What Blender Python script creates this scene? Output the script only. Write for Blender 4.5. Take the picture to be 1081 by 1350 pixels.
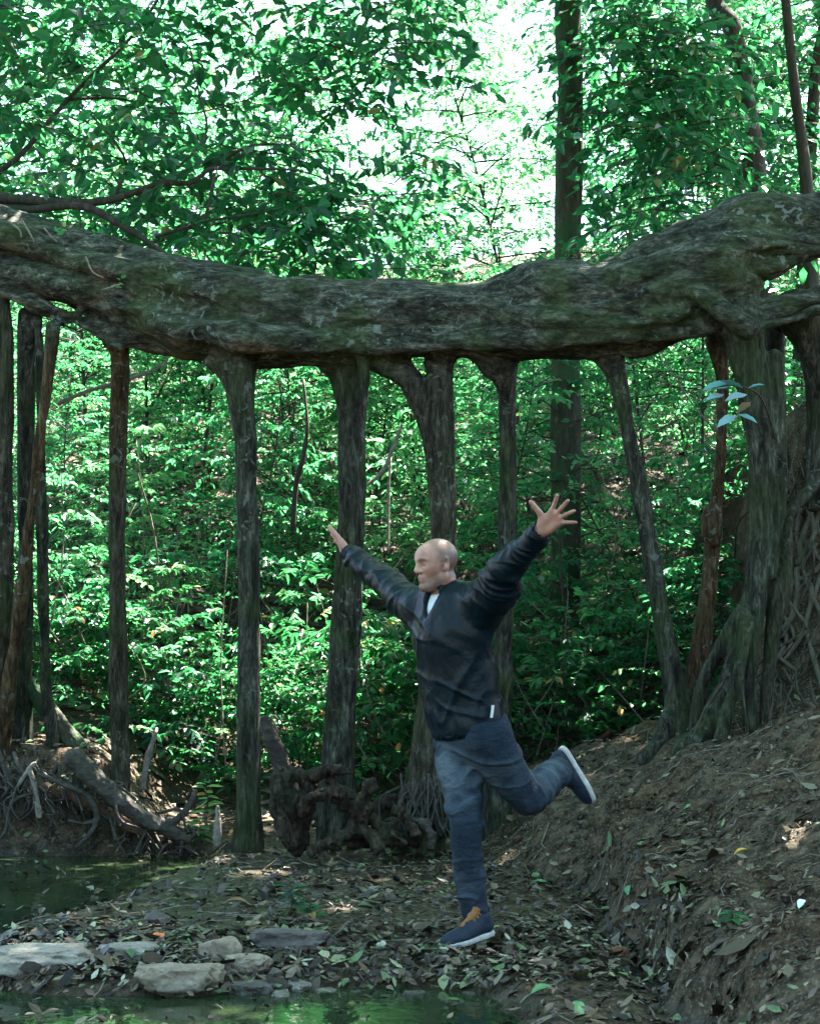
import bpy, bmesh, math, random
import numpy as np
from mathutils import Vector

for o in list(bpy.data.objects):
    bpy.data.objects.remove(o, do_unlink=True)
SC = bpy.context.scene
COL = SC.collection
RAD = math.radians

# ------------------------------------------------------------------ camera, sky, sun, exposure
FPX = 2252.0                      # focal length in photo pixels (photo is 1081 wide)
CAMH = 1.30
PITCH = math.atan(161.0 / FPX)
cd = bpy.data.cameras.new("camera")
cd.sensor_fit = 'HORIZONTAL'; cd.sensor_width = 24.0; cd.lens = FPX / 1081.0 * 24.0
cd.clip_start = 0.05; cd.clip_end = 2000.0
cam = bpy.data.objects.new("camera", cd); COL.objects.link(cam)
cam.location = (0, 0, CAMH); cam.rotation_euler = (RAD(90) + PITCH, 0, 0)
SC.camera = cam

SUN_EL, SUN_AZ = RAD(58), RAD(38)          # azimuth measured from +Y (view direction) towards +X
world = bpy.data.worlds.new("World"); SC.world = world; world.use_nodes = True
wn = world.node_tree.nodes; wl = world.node_tree.links
sky = wn.new('ShaderNodeTexSky'); sky.sky_type = 'NISHITA'; sky.sun_disc = False
sky.sun_elevation = SUN_EL; sky.sun_rotation = SUN_AZ; sky.air_density = 1.0; sky.dust_density = 2.0
bg = wn['Background']; wl.new(sky.outputs[0], bg.inputs[0]); bg.inputs[1].default_value = 0.05
sl = bpy.data.lights.new("sun", 'SUN'); sl.energy = 5.0; sl.angle = RAD(0.5); sl.color = (1.0, 0.95, 0.86)
so = bpy.data.objects.new("sun", sl); COL.objects.link(so); so.location = (8, 10, 20)
sd = Vector((math.sin(SUN_AZ) * math.cos(SUN_EL), math.cos(SUN_AZ) * math.cos(SUN_EL), math.sin(SUN_EL)))
so.rotation_euler = sd.to_track_quat('Z', 'Y').to_euler()

SC.view_settings.view_transform = 'Standard'; SC.view_settings.look = 'None'
SC.view_settings.exposure = 4.6; SC.view_settings.gamma = 1.0
SC.render.engine = 'CYCLES'
cy = SC.cycles
cy.max_bounces = 4; cy.diffuse_bounces = 1; cy.glossy_bounces = 2; cy.transmission_bounces = 2
cy.transparent_max_bounces = 4; cy.caustics_reflective = False; cy.caustics_refractive = False
cy.sample_clamp_indirect = 6.0; cy.use_denoising = True

# ------------------------------------------------------------------ numpy helpers
_ct, _st = math.cos(PITCH), math.sin(PITCH)
def P(px, py, Y):
    """world point at distance Y (world +Y) seen at photo pixel (px, py)"""
    xc = (px - 540.5) / FPX; yc = (675 - py) / FPX
    d = np.array((xc, _ct - yc * _st, _st + yc * _ct)); d = d * (Y / d[1])
    return d + np.array((0, 0, CAMH))
def ppx(p):
    x, y, z = p; z = z - CAMH
    fw = y * _ct + z * _st; up = -y * _st + z * _ct
    return 540.5 + x / fw * FPX, 675 - up / fw * FPX
def R_(rpx, Y): return rpx * Y / FPX
def nrm(v):
    v = np.asarray(v, float); return v / np.maximum(np.linalg.norm(v, axis=-1, keepdims=True), 1e-9)
def ss(t):
    t = np.clip(t, 0, 1); return t * t * (3 - 2 * t)
_rs = np.random.RandomState(7)
_perm = _rs.permutation(256); _perm = np.concatenate([_perm, _perm, _perm])
_val = _rs.rand(256) * 2 - 1
def vn(p):
    p = np.asarray(p, float); i = np.floor(p).astype(np.int64); f = p - i; f = f * f * (3 - 2 * f); i &= 255
    out = 0
    for a in (0, 1):
        wx = f[..., 0] if a else 1 - f[..., 0]; ia = _perm[(i[..., 0] + a) & 255]
        for b in (0, 1):
            wy = f[..., 1] if b else 1 - f[..., 1]; ib = _perm[(ia + i[..., 1] + b) & 255]
            for c in (0, 1):
                wz = f[..., 2] if c else 1 - f[..., 2]
                out = out + wx * wy * wz * _val[_perm[(ib + i[..., 2] + c) & 255]]
    return out
def fbm(p, o=3):
    p = np.asarray(p, float); s = 0; a = 1.0
    for k in range(o):
        s = s + a * vn(p * 2 ** k + 17.3 * k); a *= 0.5
    return s
def spline(pts, n=8):
    """Catmull-Rom through rows (x, y, z, r ...)"""
    p = np.asarray(pts, float)
    if len(p) < 3:
        t = np.linspace(0, 1, n + 1)[:, None]; return p[0] * (1 - t) + p[1] * t
    q = np.vstack([2 * p[0] - p[1], p, 2 * p[-1] - p[-2]]); out = []
    for k in range(1, len(q) - 2):
        t = np.linspace(0, 1, n, endpoint=False)[:, None]; a, b, c, d = q[k - 1], q[k], q[k + 1], q[k + 2]
        out.append(0.5 * (2 * b + (c - a) * t + (2 * a - 5 * b + 4 * c - d) * t ** 2 + (3 * b - a - 3 * c + d) * t ** 3))
    out.append(p[-1:]); o = np.vstack(out)
    if o.shape[1] > 3: o[:, 3] = np.maximum(o[:, 3], p[:, 3].min() * 0.8)
    return o

# ------------------------------------------------------------------ mesh and object helpers
def mk(name, V, Q=None, T=None, mats=(), midx=None, smooth=True, attrs=None, normals=None):
    me = bpy.data.meshes.new(name); V = np.asarray(V, np.float32)
    me.vertices.add(len(V)); me.vertices.foreach_set("co", V.ravel())
    nq = 0 if Q is None else len(Q); nt = 0 if T is None else len(T)
    lv = np.concatenate([np.asarray(Q, np.int32).ravel() if nq else np.zeros(0, np.int32),
                         np.asarray(T, np.int32).ravel() if nt else np.zeros(0, np.int32)])
    ls = np.concatenate([np.arange(nq) * 4, nq * 4 + np.arange(nt) * 3]).astype(np.int32)
    me.loops.add(len(lv)); me.loops.foreach_set("vertex_index", lv)
    me.polygons.add(nq + nt); me.polygons.foreach_set("loop_start", ls)
    for m in mats: me.materials.append(m)
    if midx is not None: me.polygons.foreach_set("material_index", np.asarray(midx, np.int32))
    if attrs:
        for k, a in attrs.items():
            at = me.attributes.new(k, 'FLOAT', 'POINT'); at.data.foreach_set("value", np.asarray(a, np.float32))
    me.update(calc_edges=True)
    me.polygons.foreach_set("use_smooth", np.full(nq + nt, bool(smooth)))
    if normals is not None: me.normals_split_custom_set_from_vertices(np.asarray(normals, float).tolist())
    me.validate()
    return me
def link(name, me, parent=None, loc=(0, 0, 0)):
    o = bpy.data.objects.new(name, me); COL.objects.link(o); o.location = loc
    if parent is not None: o.parent = parent
    return o
def tag(o, label=None, cat=None, group=None, kind=None):
    if label: o["label"] = label
    if cat: o["category"] = cat
    if group: o["group"] = group
    if kind: o["kind"] = kind
    return o
def thing(name, label, cat, loc=(0, 0, 0), group=None, rz=0.0):
    o = bpy.data.objects.new(name, None); COL.objects.link(o); o.location = tuple(float(c) for c in loc)
    o.rotation_euler = (0, 0, rz); o.empty_display_size = 0.2
    return tag(o, label, cat, group)
def base_of(par):
    b = np.zeros(3)
    while par is not None:
        b += np.array(par.location); par = par.parent
    return b
def part(name, parent, V, Q=None, T=None, mat=None, label=None, **kw):
    me = mk(name, np.asarray(V) - base_of(parent), Q, T, (mat,) if mat is not None and not isinstance(mat, (list, tuple)) else (mat or ()), **kw)
    o = link(name, me, parent)
    if label: o["label"] = label
    return o
def single(name, label, cat, V, Q=None, T=None, mat=None, group=None, kind=None, **kw):
    V = np.asarray(V, float); b = np.array([V[:, 0].mean(), V[:, 1].mean(), V[:, 2].min()])
    me = mk(name, V - b, Q, T, (mat,) if not isinstance(mat, (list, tuple)) else mat, **kw)
    return tag(link(name, me, None, tuple(b)), label, cat, group, kind)

class Geo:
    """collects quads / triangles with a material slot and one float attribute"""
    def __init__(s): s.V = []; s.Q = []; s.T = []; s.mq = []; s.mt = []; s.a = []; s.n = 0
    def add(s, V, Q=None, T=None, m=0, a=0.5):
        V = np.asarray(V, float)
        if Q is not None and len(Q): s.Q.append(np.asarray(Q) + s.n); s.mq.append(np.full(len(Q), m))
        if T is not None and len(T): s.T.append(np.asarray(T) + s.n); s.mt.append(np.full(len(T), m))
        s.V.append(V); s.a.append(np.broadcast_to(np.asarray(a, float), (len(V),)).copy()); s.n += len(V)
    def get(s):
        V = np.vstack(s.V); Q = np.vstack(s.Q) if s.Q else None; T = np.vstack(s.T) if s.T else None
        mi = np.concatenate([np.concatenate(s.mq) if s.mq else np.zeros(0), np.concatenate(s.mt) if s.mt else np.zeros(0)])
        return dict(V=V, Q=Q, T=T, midx=mi, attrs={"tint": np.concatenate(s.a)})

def tube(pts, seg=8, bump=0.0, seed=0, cap=True):
    """pts rows (x,y,z,r) -> V, Q, T"""
    p = np.asarray(pts, float); c = p[:, :3]; r = p[:, 3]; n = len(p)
    t = np.gradient(c, axis=0); t = nrm(t)
    ref = np.array((0.31, 0.12, 0.94)) if abs(t[:, 2]).mean() < 0.8 else np.array((1.0, 0.2, 0.05))
    u = nrm(np.cross(t, ref)); w = np.cross(t, u)
    a = np.linspace(0, 2 * np.pi, seg, endpoint=False)
    ring = (np.cos(a)[None, :, None] * u[:, None] + np.sin(a)[None, :, None] * w[:, None])
    rr = r[:, None] * np.ones(seg)[None]
    V = c[:, None] + ring * rr[..., None]
    if bump:
        k = 1 + bump * fbm(V * (0.5 / max(r.mean(), 1e-3)) * np.array((1, 1, .35)) + seed * 3.7, 3); V = c[:, None] + ring * (rr * k)[..., None]
    V = V.reshape(-1, 3); i = np.arange(n - 1)[:, None] * seg; j = np.arange(seg)[None]; j2 = (j + 1) % seg
    Q = np.stack([i + j, i + j2, i + seg + j2, i + seg + j], -1).reshape(-1, 4); T = None
    if cap:
        V = np.vstack([V, c[0] - t[0] * r[0] * .3, c[-1] + t[-1] * r[-1] * .3]); k = np.arange(seg); k2 = (k + 1) % seg; b = (n - 1) * seg
        T = np.vstack([np.stack([k2, k, np.full(seg, n * seg)], -1), np.stack([b + k, b + k2, np.full(seg, n * seg + 1)], -1)])
    return V, Q, T

def leaf_geo(pos, d, nn, L, W, curl=0.12, fold=0.12):
    """folded pointed leaves; pos, d, nn (N,3); L, W (N,)"""
    N = len(pos); d = nrm(d); s = nrm(np.cross(d, nn)); u = np.cross(s, d)
    L = np.asarray(L)[:, None] * np.ones((N, 1)); W = np.asarray(W)[:, None] * np.ones((N, 1)); c = np.asarray(curl).reshape(-1, 1) * np.ones((N, 1))
    V = np.empty((N, 6, 3))
    V[:, 0] = pos; V[:, 1] = pos + d * L - u * c * L
    for k, sg in ((2, 1), (4, -1)):
        V[:, k] = pos + d * L * .33 + s * sg * W * .5 + u * W * fold
        V[:, k + 1] = pos + d * L * .70 + s * sg * W * .36 + u * (W * fold - c * L * .35)
    b = (np.arange(N) * 6)[:, None]
    Q = np.vstack([b + np.array((0, 2, 3, 1)), b + np.array((0, 1, 5, 4))])
    return V.reshape(-1, 3), Q

def sprays(rng, start, dirs, length, nl, leaf, droop=0.25, tint=(0, 1), twig=True, geo=None, wide=0.5, jit=0.6):
    """leafy twigs: S twigs with nl leaves each set alternately along them, leaves held roughly level"""
    S = len(start); dirs = nrm(dirs); length = np.asarray(length) * np.ones(S)
    geo = geo or Geo()
    t = np.linspace(0.12, 1.0, nl)[None, :] + rng.uniform(-.03, .03, (S, nl))
    def at(tt): return start[:, None] + dirs[:, None] * (tt * length[:, None])[..., None] - np.array((0, 0, 1.0)) * (droop * length[:, None] * tt ** 2)[..., None]
    pos = at(t).reshape(-1, 3)
    td = nrm(dirs[:, None] - np.array((0, 0, 1.0)) * (2 * droop * t)[..., None]).reshape(-1, 3)
    up = np.array((0, 0, 1.0)); side = nrm(np.cross(td, up) + 1e-4)
    sg = np.tile(np.where(np.arange(nl) % 2, 1.0, -1.0), S)[:, None]; last = (np.tile(np.arange(nl), S) == nl - 1)[:, None]
    d = td * rng.uniform(.3, .9, (S * nl, 1)) + side * sg * np.where(last, 0.1, 1.0) + rng.normal(0, jit, (S * nl, 3)) * .6 - up * rng.uniform(0, .5, (S * nl, 1))
    nn = np.cross(nrm(np.cross(up, d) + 1e-4), d) * -1.0
    nn = nrm(np.cross(np.cross(d, up), d) + rng.normal(0, jit, (S * nl, 3)))
    L = leaf * rng.uniform(.65, 1.3, S * nl); W = L * wide * rng.uniform(.8, 1.2, S * nl)
    V, Q = leaf_geo(pos, d, nn, L, W, rng.uniform(.02, .25, S * nl))
    tb = np.repeat(rng.uniform(tint[0], tint[1], S), nl) * .6 + rng.uniform(tint[0], tint[1], S * nl) * .4
    geo.add(V, Q, None, 0, np.repeat(tb, 6))
    if twig:
        k = 4; tt = np.linspace(0, 1, k)[None] * np.ones((S, 1)); c = at(tt)
        r = (np.linspace(1, .35, k)[None] * (length * .009)[:, None])[..., None]
        a = nrm(np.cross(dirs, up) + 1e-4)[:, None] * np.ones((1, k, 1)); b = np.cross(a, dirs[:, None])
        ring = np.stack([c + a * r, c - a * r * .5 + b * r * .87, c - a * r * .5 - b * r * .87], 2)   # S,k,3,3
        base = (np.arange(S) * k * 3)[:, None, None]; i = (np.arange(k - 1) * 3)[None, :, None]; j = np.arange(3)[None, None]; j2 = (j + 1) % 3
        Q2 = np.stack([base + i + j, base + i + j2, base + i + 3 + j2, base + i + 3 + j], -1).reshape(-1, 4)
        geo.add(ring.reshape(-1, 3), Q2, None, 1, .5)
    return geo

# ------------------------------------------------------------------ signed-distance modelling (one continuous surface)
class SDF:
    def __init__(s, lo, hi, h, labels=False):
        s.lo = np.asarray(lo, float); s.h = h; s.n = np.ceil((np.asarray(hi) - s.lo) / h).astype(int) + 1
        s.F = np.full(s.n, 1.0, np.float32)
        s.L = np.full(s.n, -1, np.int8) if labels else None
        s.G = np.full(s.n, 1.0, np.float32) if labels else None
    def _box(s, lo, hi):
        a = np.clip(np.floor((lo - s.lo) / s.h).astype(int), 0, s.n); b = np.clip(np.ceil((hi - s.lo) / s.h).astype(int) + 1, 0, s.n)
        if np.any(b <= a): return None, None
        sl = tuple(slice(i, j) for i, j in zip(a, b))
        g = [(np.arange(a[k], b[k]) * s.h + s.lo[k]).astype(np.float32) for k in range(3)]
        return sl, (g[0][:, None, None], g[1][None, :, None], g[2][None, None, :])
    def _put(s, sl, d, k, op, lab):
        f = s.F[sl]
        if op == 'sub':
            d = -d; hh = np.clip(.5 - .5 * (d - f) / k, 0, 1) if k > 0 else (d < f)
            s.F[sl] = d * (1 - hh) + f * hh + k * hh * (1 - hh); return
        if k > 0:
            hh = np.clip(.5 + .5 * (d - f) / k, 0, 1); s.F[sl] = d * (1 - hh) + f * hh - k * hh * (1 - hh)
        else: s.F[sl] = np.minimum(f, d)
        if s.L is not None:
            m = d < s.G[sl]; s.G[sl][m] = d[m]; s.L[sl][m] = lab
    def seg(s, a, b, ra, rb, k=0.02, op='add', lab=0, flat=None, fs=1.0):
        a = np.asarray(a, float); b = np.asarray(b, float); R = max(ra, rb); m = R * max(1, fs) + k + 3 * s.h
        sl, g = s._box(np.minimum(a, b) - m, np.maximum(a, b) + m)
        if sl is None: return
        v = (b - a).astype(np.float32); vv = max(float(v @ v), 1e-12)
        q = [g[i] - np.float32(a[i]) for i in range(3)]
        t = np.clip((q[0] * v[0] + q[1] * v[1] + q[2] * v[2]) / vv, 0, 1)
        q = [q[i] - t * v[i] for i in range(3)]; d2 = q[0] ** 2 + q[1] ** 2 + q[2] ** 2
        if flat is not None:
            w = nrm(flat).astype(np.float32); c = q[0] * w[0] + q[1] * w[1] + q[2] * w[2]; d2 = np.maximum(d2 - c * c, 0) + (c / fs) ** 2
        d = np.sqrt(d2) - (ra + (rb - ra) * t)
        s._put(sl, d.astype(np.float32), k, op, lab)
    def chain(s, pts, k=0.02, op='add', lab=0, n=6, flat=None, fs=1.0, kin=0.004):
        p = spline(pts, n) if n else np.asarray(pts, float)
        m = p[:, 3].max() * max(1, fs) + k + 3 * s.h; sl, _ = s._box(p[:, :3].min(0) - m, p[:, :3].max(0) + m)
        if sl is None: return
        F, L = s.F, s.L; s.L = None; keep = F[sl].copy(); F[sl] = 1.0   # the chain by itself, unblended
        for i in range(len(p) - 1): s.seg(p[i, :3], p[i + 1, :3], p[i, 3], p[i + 1, 3], kin, 'add', lab, flat, fs)
        d = F[sl].copy(); F[sl] = keep; s.L = L; s._put(sl, d, k, op, lab)
    def ell(s, c, ax, r, k=0.02, op='add', lab=0):
        c = np.asarray(c, float); ax = np.asarray(ax, float); m = max(r) + k + 3 * s.h; sl, g = s._box(c - m, c + m)
        if sl is None: return
        q = [g[i] - np.float32(c[i]) for i in range(3)]; k0 = 0; k1 = 0
        for j in range(3):
            e = q[0] * np.float32(ax[j][0]) + q[1] * np.float32(ax[j][1]) + q[2] * np.float32(ax[j][2])
            k0 = k0 + (e / r[j]) ** 2; k1 = k1 + (e / r[j] ** 2) ** 2
        k0 = np.sqrt(k0); k1 = np.sqrt(k1); d = k0 * (k0 - 1) / np.maximum(k1, 1e-6)
        s._put(sl, d.astype(np.float32), k, op, lab)
    def plane_cut(s, p, nv):
        """removes everything on the +nv side of the plane"""
        g = [(np.arange(s.n[i]) * s.h + s.lo[i]).astype(np.float32) for i in range(3)]; nv = nrm(nv)
        d = (g[0][:, None, None] - p[0]) * nv[0] + (g[1][None, :, None] - p[1]) * nv[1] + (g[2][None, None, :] - p[2]) * nv[2]
        s.F = np.maximum(s.F, d.astype(np.float32))
    def mesh(s, relax=1):
        F = s.F; ins = F < 0; n = s.n
        c = np.zeros(n - 1, np.int8)
        for i in (0, 1):
            for j in (0, 1):
                for k in (0, 1): c += ins[i:n[0] - 1 + i, j:n[1] - 1 + j, k:n[2] - 1 + k]
        act = (c > 0) & (c < 8); ijk = np.argwhere(act); del c
        N = len(ijk); idx = np.full(n - 1, -1, np.int32); idx[tuple(ijk.T)] = np.arange(N)
        pos = np.zeros((N, 3)); cnt = np.zeros(N); cor = np.array([(i, j, k) for i in (0, 1) for j in (0, 1) for k in (0, 1)])
        val = np.stack([F[tuple((ijk + o).T)] for o in cor], 1)
        for a in range(8):
            for b in range(a + 1, 8):
                if np.abs(cor[a] - cor[b]).sum() == 1:
                    m = (val[:, a] < 0) != (val[:, b] < 0); va = val[m, a]; vb = val[m, b]; t = (va / (va - vb))[:, None]
                    pos[m] += cor[a] * (1 - t) + cor[b] * t; cnt[m] += 1
        V = (ijk + pos / cnt[:, None]) * s.h + s.lo
        Qs = []
        for ax in range(3):
            sl0 = [slice(1, n[i] - 1) for i in range(3)]; sl1 = list(sl0); sl0[ax] = slice(0, n[ax] - 1); sl1[ax] = slice(1, n[ax])
            A = ins[tuple(sl0)]; B = ins[tuple(sl1)]; e = np.argwhere(A != B); fl = A[tuple(e.T)]
            off = np.ones(3, int); off[ax] = 0; e = e + off; u, w = (ax + 1) % 3, (ax + 2) % 3; du = np.zeros(3, int); dw = np.zeros(3, int); du[u] = 1; dw[w] = 1
            q = np.stack([idx[tuple((e - du - dw).T)], idx[tuple((e - dw).T)], idx[tuple(e.T)], idx[tuple((e - du).T)]], 1)
            q[~fl] = q[~fl][:, ::-1]; Qs.append(q)
        Q = np.vstack(Qs)
        for _ in range(relax):
            V = smooth_v(V, Q, .5)
        lab = None if s.L is None else s.L[tuple((ijk + 0).T)]
        return V, Q, lab
def smooth_v(V, Q, f=.5):
    acc = np.zeros_like(V); cnt = np.zeros(len(V))
    for i in range(4):
        a, b = Q[:, i], Q[:, (i + 1) % 4]
        for k in range(3): acc[:, k] += np.bincount(a, V[b, k], len(V)) + np.bincount(b, V[a, k], len(V))
        cnt += np.bincount(a, minlength=len(V)) + np.bincount(b, minlength=len(V))
    return V * (1 - f) + acc / np.maximum(cnt, 1)[:, None] * f
def vnorm(V, Q):
    fn = np.cross(V[Q[:, 2]] - V[Q[:, 0]], V[Q[:, 3]] - V[Q[:, 1]]); N = np.zeros_like(V)
    for i in range(4):
        for k in range(3): N[:, k] += np.bincount(Q[:, i], fn[:, k], len(V))
    return nrm(N)
def submesh(V, Q, N, mask):
    q = Q[mask]; u, inv = np.unique(q, return_inverse=True); return V[u], inv.reshape(-1, 4), N[u]
# ------------------------------------------------------------------ procedural materials
class NT:
    def __init__(s, name):
        s.m = bpy.data.materials.new(name); s.m.use_nodes = True; s.t = s.m.node_tree; s.n = s.t.nodes; s.b = s.n['Principled BSDF']; s.out = s.n['Material Output']
    def new(s, ty, **kw):
        nd = s.n.new('ShaderNode' + ty)
        for k, v in kw.items(): setattr(nd, k, v)
        return nd
    def l(s, a, b): s.t.links.new(a, b)
    def co(s, scale=(1, 1, 1), src='Object'):
        tc = s.new('TexCoord'); mp = s.new('Mapping'); mp.inputs['Scale'].default_value = scale; s.l(tc.outputs[src], mp.inputs[0]); return mp.outputs[0]
    def noise(s, vec, scale, detail=4, rough=.6, dist=0.0):
        nd = s.new('TexNoise'); nd.inputs['Scale'].default_value = scale; nd.inputs['Detail'].default_value = detail; nd.inputs['Roughness'].default_value = rough
        nd.inputs['Distortion'].default_value = dist; s.l(vec, nd.inputs['Vector']); return nd.outputs[0]
    def voro(s, vec, scale, feat='F1', rnd=1.0):
        nd = s.new('TexVoronoi', feature=feat); nd.inputs['Scale'].default_value = scale; nd.inputs['Randomness'].default_value = rnd; s.l(vec, nd.inputs['Vector']); return nd
    def ramp(s, fac, stops, interp='LINEAR'):
        nd = s.new('ValToRGB'); cr = nd.color_ramp; cr.interpolation = interp
        while len(cr.elements) < len(stops): cr.elements.new(.5)
        for e, (p, c) in zip(cr.elements, stops): e.position = p; e.color = (*c, 1) if len(c) == 3 else c
        s.l(fac, nd.inputs[0]); return nd.outputs[0]
    def gray(s, fac, a, b): return s.ramp(fac, [(a, (0, 0, 0)), (b, (1, 1, 1))])
    def mix(s, fac, a, b, mode='MIX'):
        nd = s.new('Mix', data_type='RGBA', blend_type=mode)
        for sock, v in ((nd.inputs[0], fac), (nd.inputs[6], a), (nd.inputs[7], b)):
            if hasattr(v, 'is_linked'): s.l(v, sock)
            else: sock.default_value = v if isinstance(v, (int, float)) else (*v, 1)
        return nd.outputs[2]
    def math(s, op, a, b=None):
        nd = s.new('Math', operation=op)
        for i, v in enumerate((a, b)):
            if v is None: continue
            if hasattr(v, 'is_linked'): s.l(v, nd.inputs[i])
            else: nd.inputs[i].default_value = v
        return nd.outputs[0]
    def attr(s, name):
        nd = s.new('Attribute'); nd.attribute_name = name; return nd.outputs['Fac']
    def bump(s, hgt, strength=.5, dist=.02, prev=None):
        nd = s.new('Bump'); nd.inputs['Strength'].default_value = strength; nd.inputs['Distance'].default_value = dist; s.l(hgt, nd.inputs['Height'])
        if prev is not None: s.l(prev, nd.inputs['Normal'])
        return nd.outputs[0]
    def fin(s, col=None, rough=None, normal=None, spec=None, **kw):
        for sock, v in (('Base Color', col), ('Roughness', rough), ('Normal', normal), ('Specular IOR Level', spec)):
            if v is None: continue
            if hasattr(v, 'is_linked'): s.l(v, s.b.inputs[sock])
            else: s.b.inputs[sock].default_value = v if isinstance(v, (int, float)) else (*v, 1)
        for k, v in kw.items(): s.b.inputs[k.replace('_', ' ')].default_value = v
        return s.m

def leaf_mat(name, dark, mid, light, trans, tfac=.45, rough=.42, objvar=True):
    t = NT(name); a = t.attr("tint")
    col = t.ramp(a, [(0.0, dark), (.5, mid), (.88, light), (.91, (.30, .20, .08)), (1.0, (.16, .10, .05))])
    if objvar:
        oi = t.new('ObjectInfo'); v = t.ramp(oi.outputs['Random'], [(0, (.62, .85, 1.25)), (.5, (1, 1, 1)), (1, (1.7, 1.12, .65))]); col = t.mix(1.0, col, v, 'MULTIPLY')
    t.fin(col, rough, spec=.30)
    tr = t.new('BsdfTranslucent'); tcol = t.mix(.65, col, trans); t.l(tcol, tr.inputs[0])
    mx = t.new('MixShader'); mx.inputs[0].default_value = tfac; t.l(t.b.outputs[0], mx.inputs[1]); t.l(tr.outputs[0], mx.inputs[2]); t.l(mx.outputs[0], t.out.inputs[0])
    return t.m
M = {}
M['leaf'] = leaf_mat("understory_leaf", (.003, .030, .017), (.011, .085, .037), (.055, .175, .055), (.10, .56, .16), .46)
M['leaf_dark'] = leaf_mat("shade_toned_leaf", (.0015, .016, .011), (.0045, .042, .024), (.020, .095, .038), (.07, .46, .12), .34, .36)  # darker leaf variant; canopy shade is partly put into its colour
M['leaf_pale'] = leaf_mat("sun_toned_leaf", (.014, .095, .050), (.050, .175, .060), (.140, .270, .075), (.25, .72, .26), .49)  # paler leaf variant; sunlight is partly put into its colour
def litter_mat(name, stops, rough=.6):
    t = NT(name); a = t.attr("tint"); c = t.ramp(a, stops); nz = t.noise(t.co(), 60, 3); c = t.mix(.5, c, t.ramp(nz, [(.3, (.45, .45, .45)), (.7, (1.3, 1.3, 1.3))]), 'MULTIPLY')
    return t.fin(c, rough, spec=.3)
M['litter'] = litter_mat("fallen_leaves", [(0, (.007, .005, .003)), (.4, (.030, .020, .011)), (.62, (.085, .062, .038)), (.8, (.18, .15, .10)), (.87, (.05, .12, .04)), (.94, (.19, .22, .11)), (1.0, (.40, .40, .32))], .45)
M['litter_hill'] = litter_mat("hillside_leaves", [(0, (.02, .014, .009)), (.5, (.065, .046, .032)), (.85, (.16, .118, .09)), (1.0, (.06, .15, .05))], .7)

def bark_mat(name, c1, c2, c3, moss=.5, lichen=.0, scale=1.0, stretch=(1, 1, .3), bump=.6, rough=.85, mosscol=(.020, .040, .018)):
    t = NT(name); v = t.co(stretch); v1 = t.co((1, 1, 1))
    n1 = t.noise(v, 14 * scale, 6, .65, .4); n2 = t.noise(v1, 3.2, 5, .6); n3 = t.noise(v, 60 * scale, 4, .7)
    c = t.ramp(n1, [(.28, c1), (.5, c2), (.72, c3)])
    c = t.mix(t.gray(n3, .35, .75), t.mix(1.0, c, (.5, .5, .5), 'MULTIPLY'), c)
    if moss: c = t.mix(t.math('MULTIPLY', t.gray(n2, .45, .62), moss), c, mosscol)
    if lichen:
        sp = t.gray(t.noise(v1, 17, 5, .55, .5), .635, .665); pick = t.gray(t.noise(v1, 2.1, 3), .47, .56)
        c = t.mix(t.math('MULTIPLY', t.math('MULTIPLY', sp, pick), lichen), c, (.20, .235, .215))
    b = t.bump(n3, bump * .5, .006 / scale); b = t.bump(n1, bump, .02 / scale, b)
    return t.fin(c, rough, b, .12)
M['fig'] = bark_mat("fig_bark", (.040, .034, .028), (.085, .075, .062), (.17, .155, .13), .75, .6, 1.0, (.45, 1, 1), .9)
M['fig_root'] = bark_mat("prop_root_bark", (.045, .034, .027), (.085, .066, .052), (.15, .125, .10), .35, .35, 1.2, (1, 1, .22), .7)
M['fig_pale'] = bark_mat("pale_root_bark", (.09, .075, .055), (.16, .135, .10), (.24, .21, .165), .35, .2, 1.2, (1, 1, .25), .7)
M['fig_red'] = bark_mat("reddish_root_bark", (.055, .032, .022), (.12, .07, .045), (.20, .125, .085), .3, .1, 1.2, (1, 1, .25), .7)
# the fig: one bark whose tone (warm, pale) is the root's own and runs out smoothly where roots meet the trunk
t = NT("fig_bark_blend"); isr = t.attr("root"); wa = t.attr("warm"); pa = t.attr("pale")
v1 = t.co(); vt = t.co((.40, 1, 1)); vr = t.co((1, 1, .20))
def both(scale, det, rough, dist=0.0):
    return t.mix(isr, t.noise(vt, scale, det, rough, dist), t.noise(vr, scale * 1.2, det, rough, dist))
n1 = both(13, 8, .68, .5); n3 = both(75, 5, .75); n4 = both(34, 6, .7, .3); nl = t.noise(v1, 2.6, 5, .62); nb = t.noise(v1, 1.1, 3)
c = t.ramp(n1, [(.30, (.010, .0105, .008)), (.43, (.052, .056, .043)), (.57, (.145, .154, .120)), (.72, (.36, .38, .32))])
cw = t.ramp(n1, [(.30, (.045, .022, .008)), (.5, (.17, .092, .038)), (.75, (.32, .20, .10))]); cp = t.ramp(n1, [(.30, (.045, .040, .027)), (.5, (.125, .115, .080)), (.75, (.23, .215, .165))])
c = t.mix(wa, c, cw); c = t.mix(pa, c, cp)
c = t.mix(t.gray(n4, .42, .60), t.mix(1, c, (.36, .35, .33), 'MULTIPLY'), c); c = t.mix(t.gray(n3, .40, .60), t.mix(1, c, (.42, .42, .42), 'MULTIPLY'), c)
c = t.mix(t.math('MULTIPLY', t.math('MULTIPLY', t.gray(nl, .46, .60), .62), t.math('SUBTRACT', 1.0, wa)), c, t.ramp(n4, [(.35, (.016, .030, .010)), (.65, (.065, .092, .032))]))
sp = t.gray(t.noise(v1, 19, 5, .55, .6), .595, .63); pk = t.gray(t.noise(v1, 1.5, 3), .46, .56); c = t.mix(t.math('MULTIPLY', t.math('MULTIPLY', sp, pk), .45), c, (.25, .29, .265))
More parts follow.
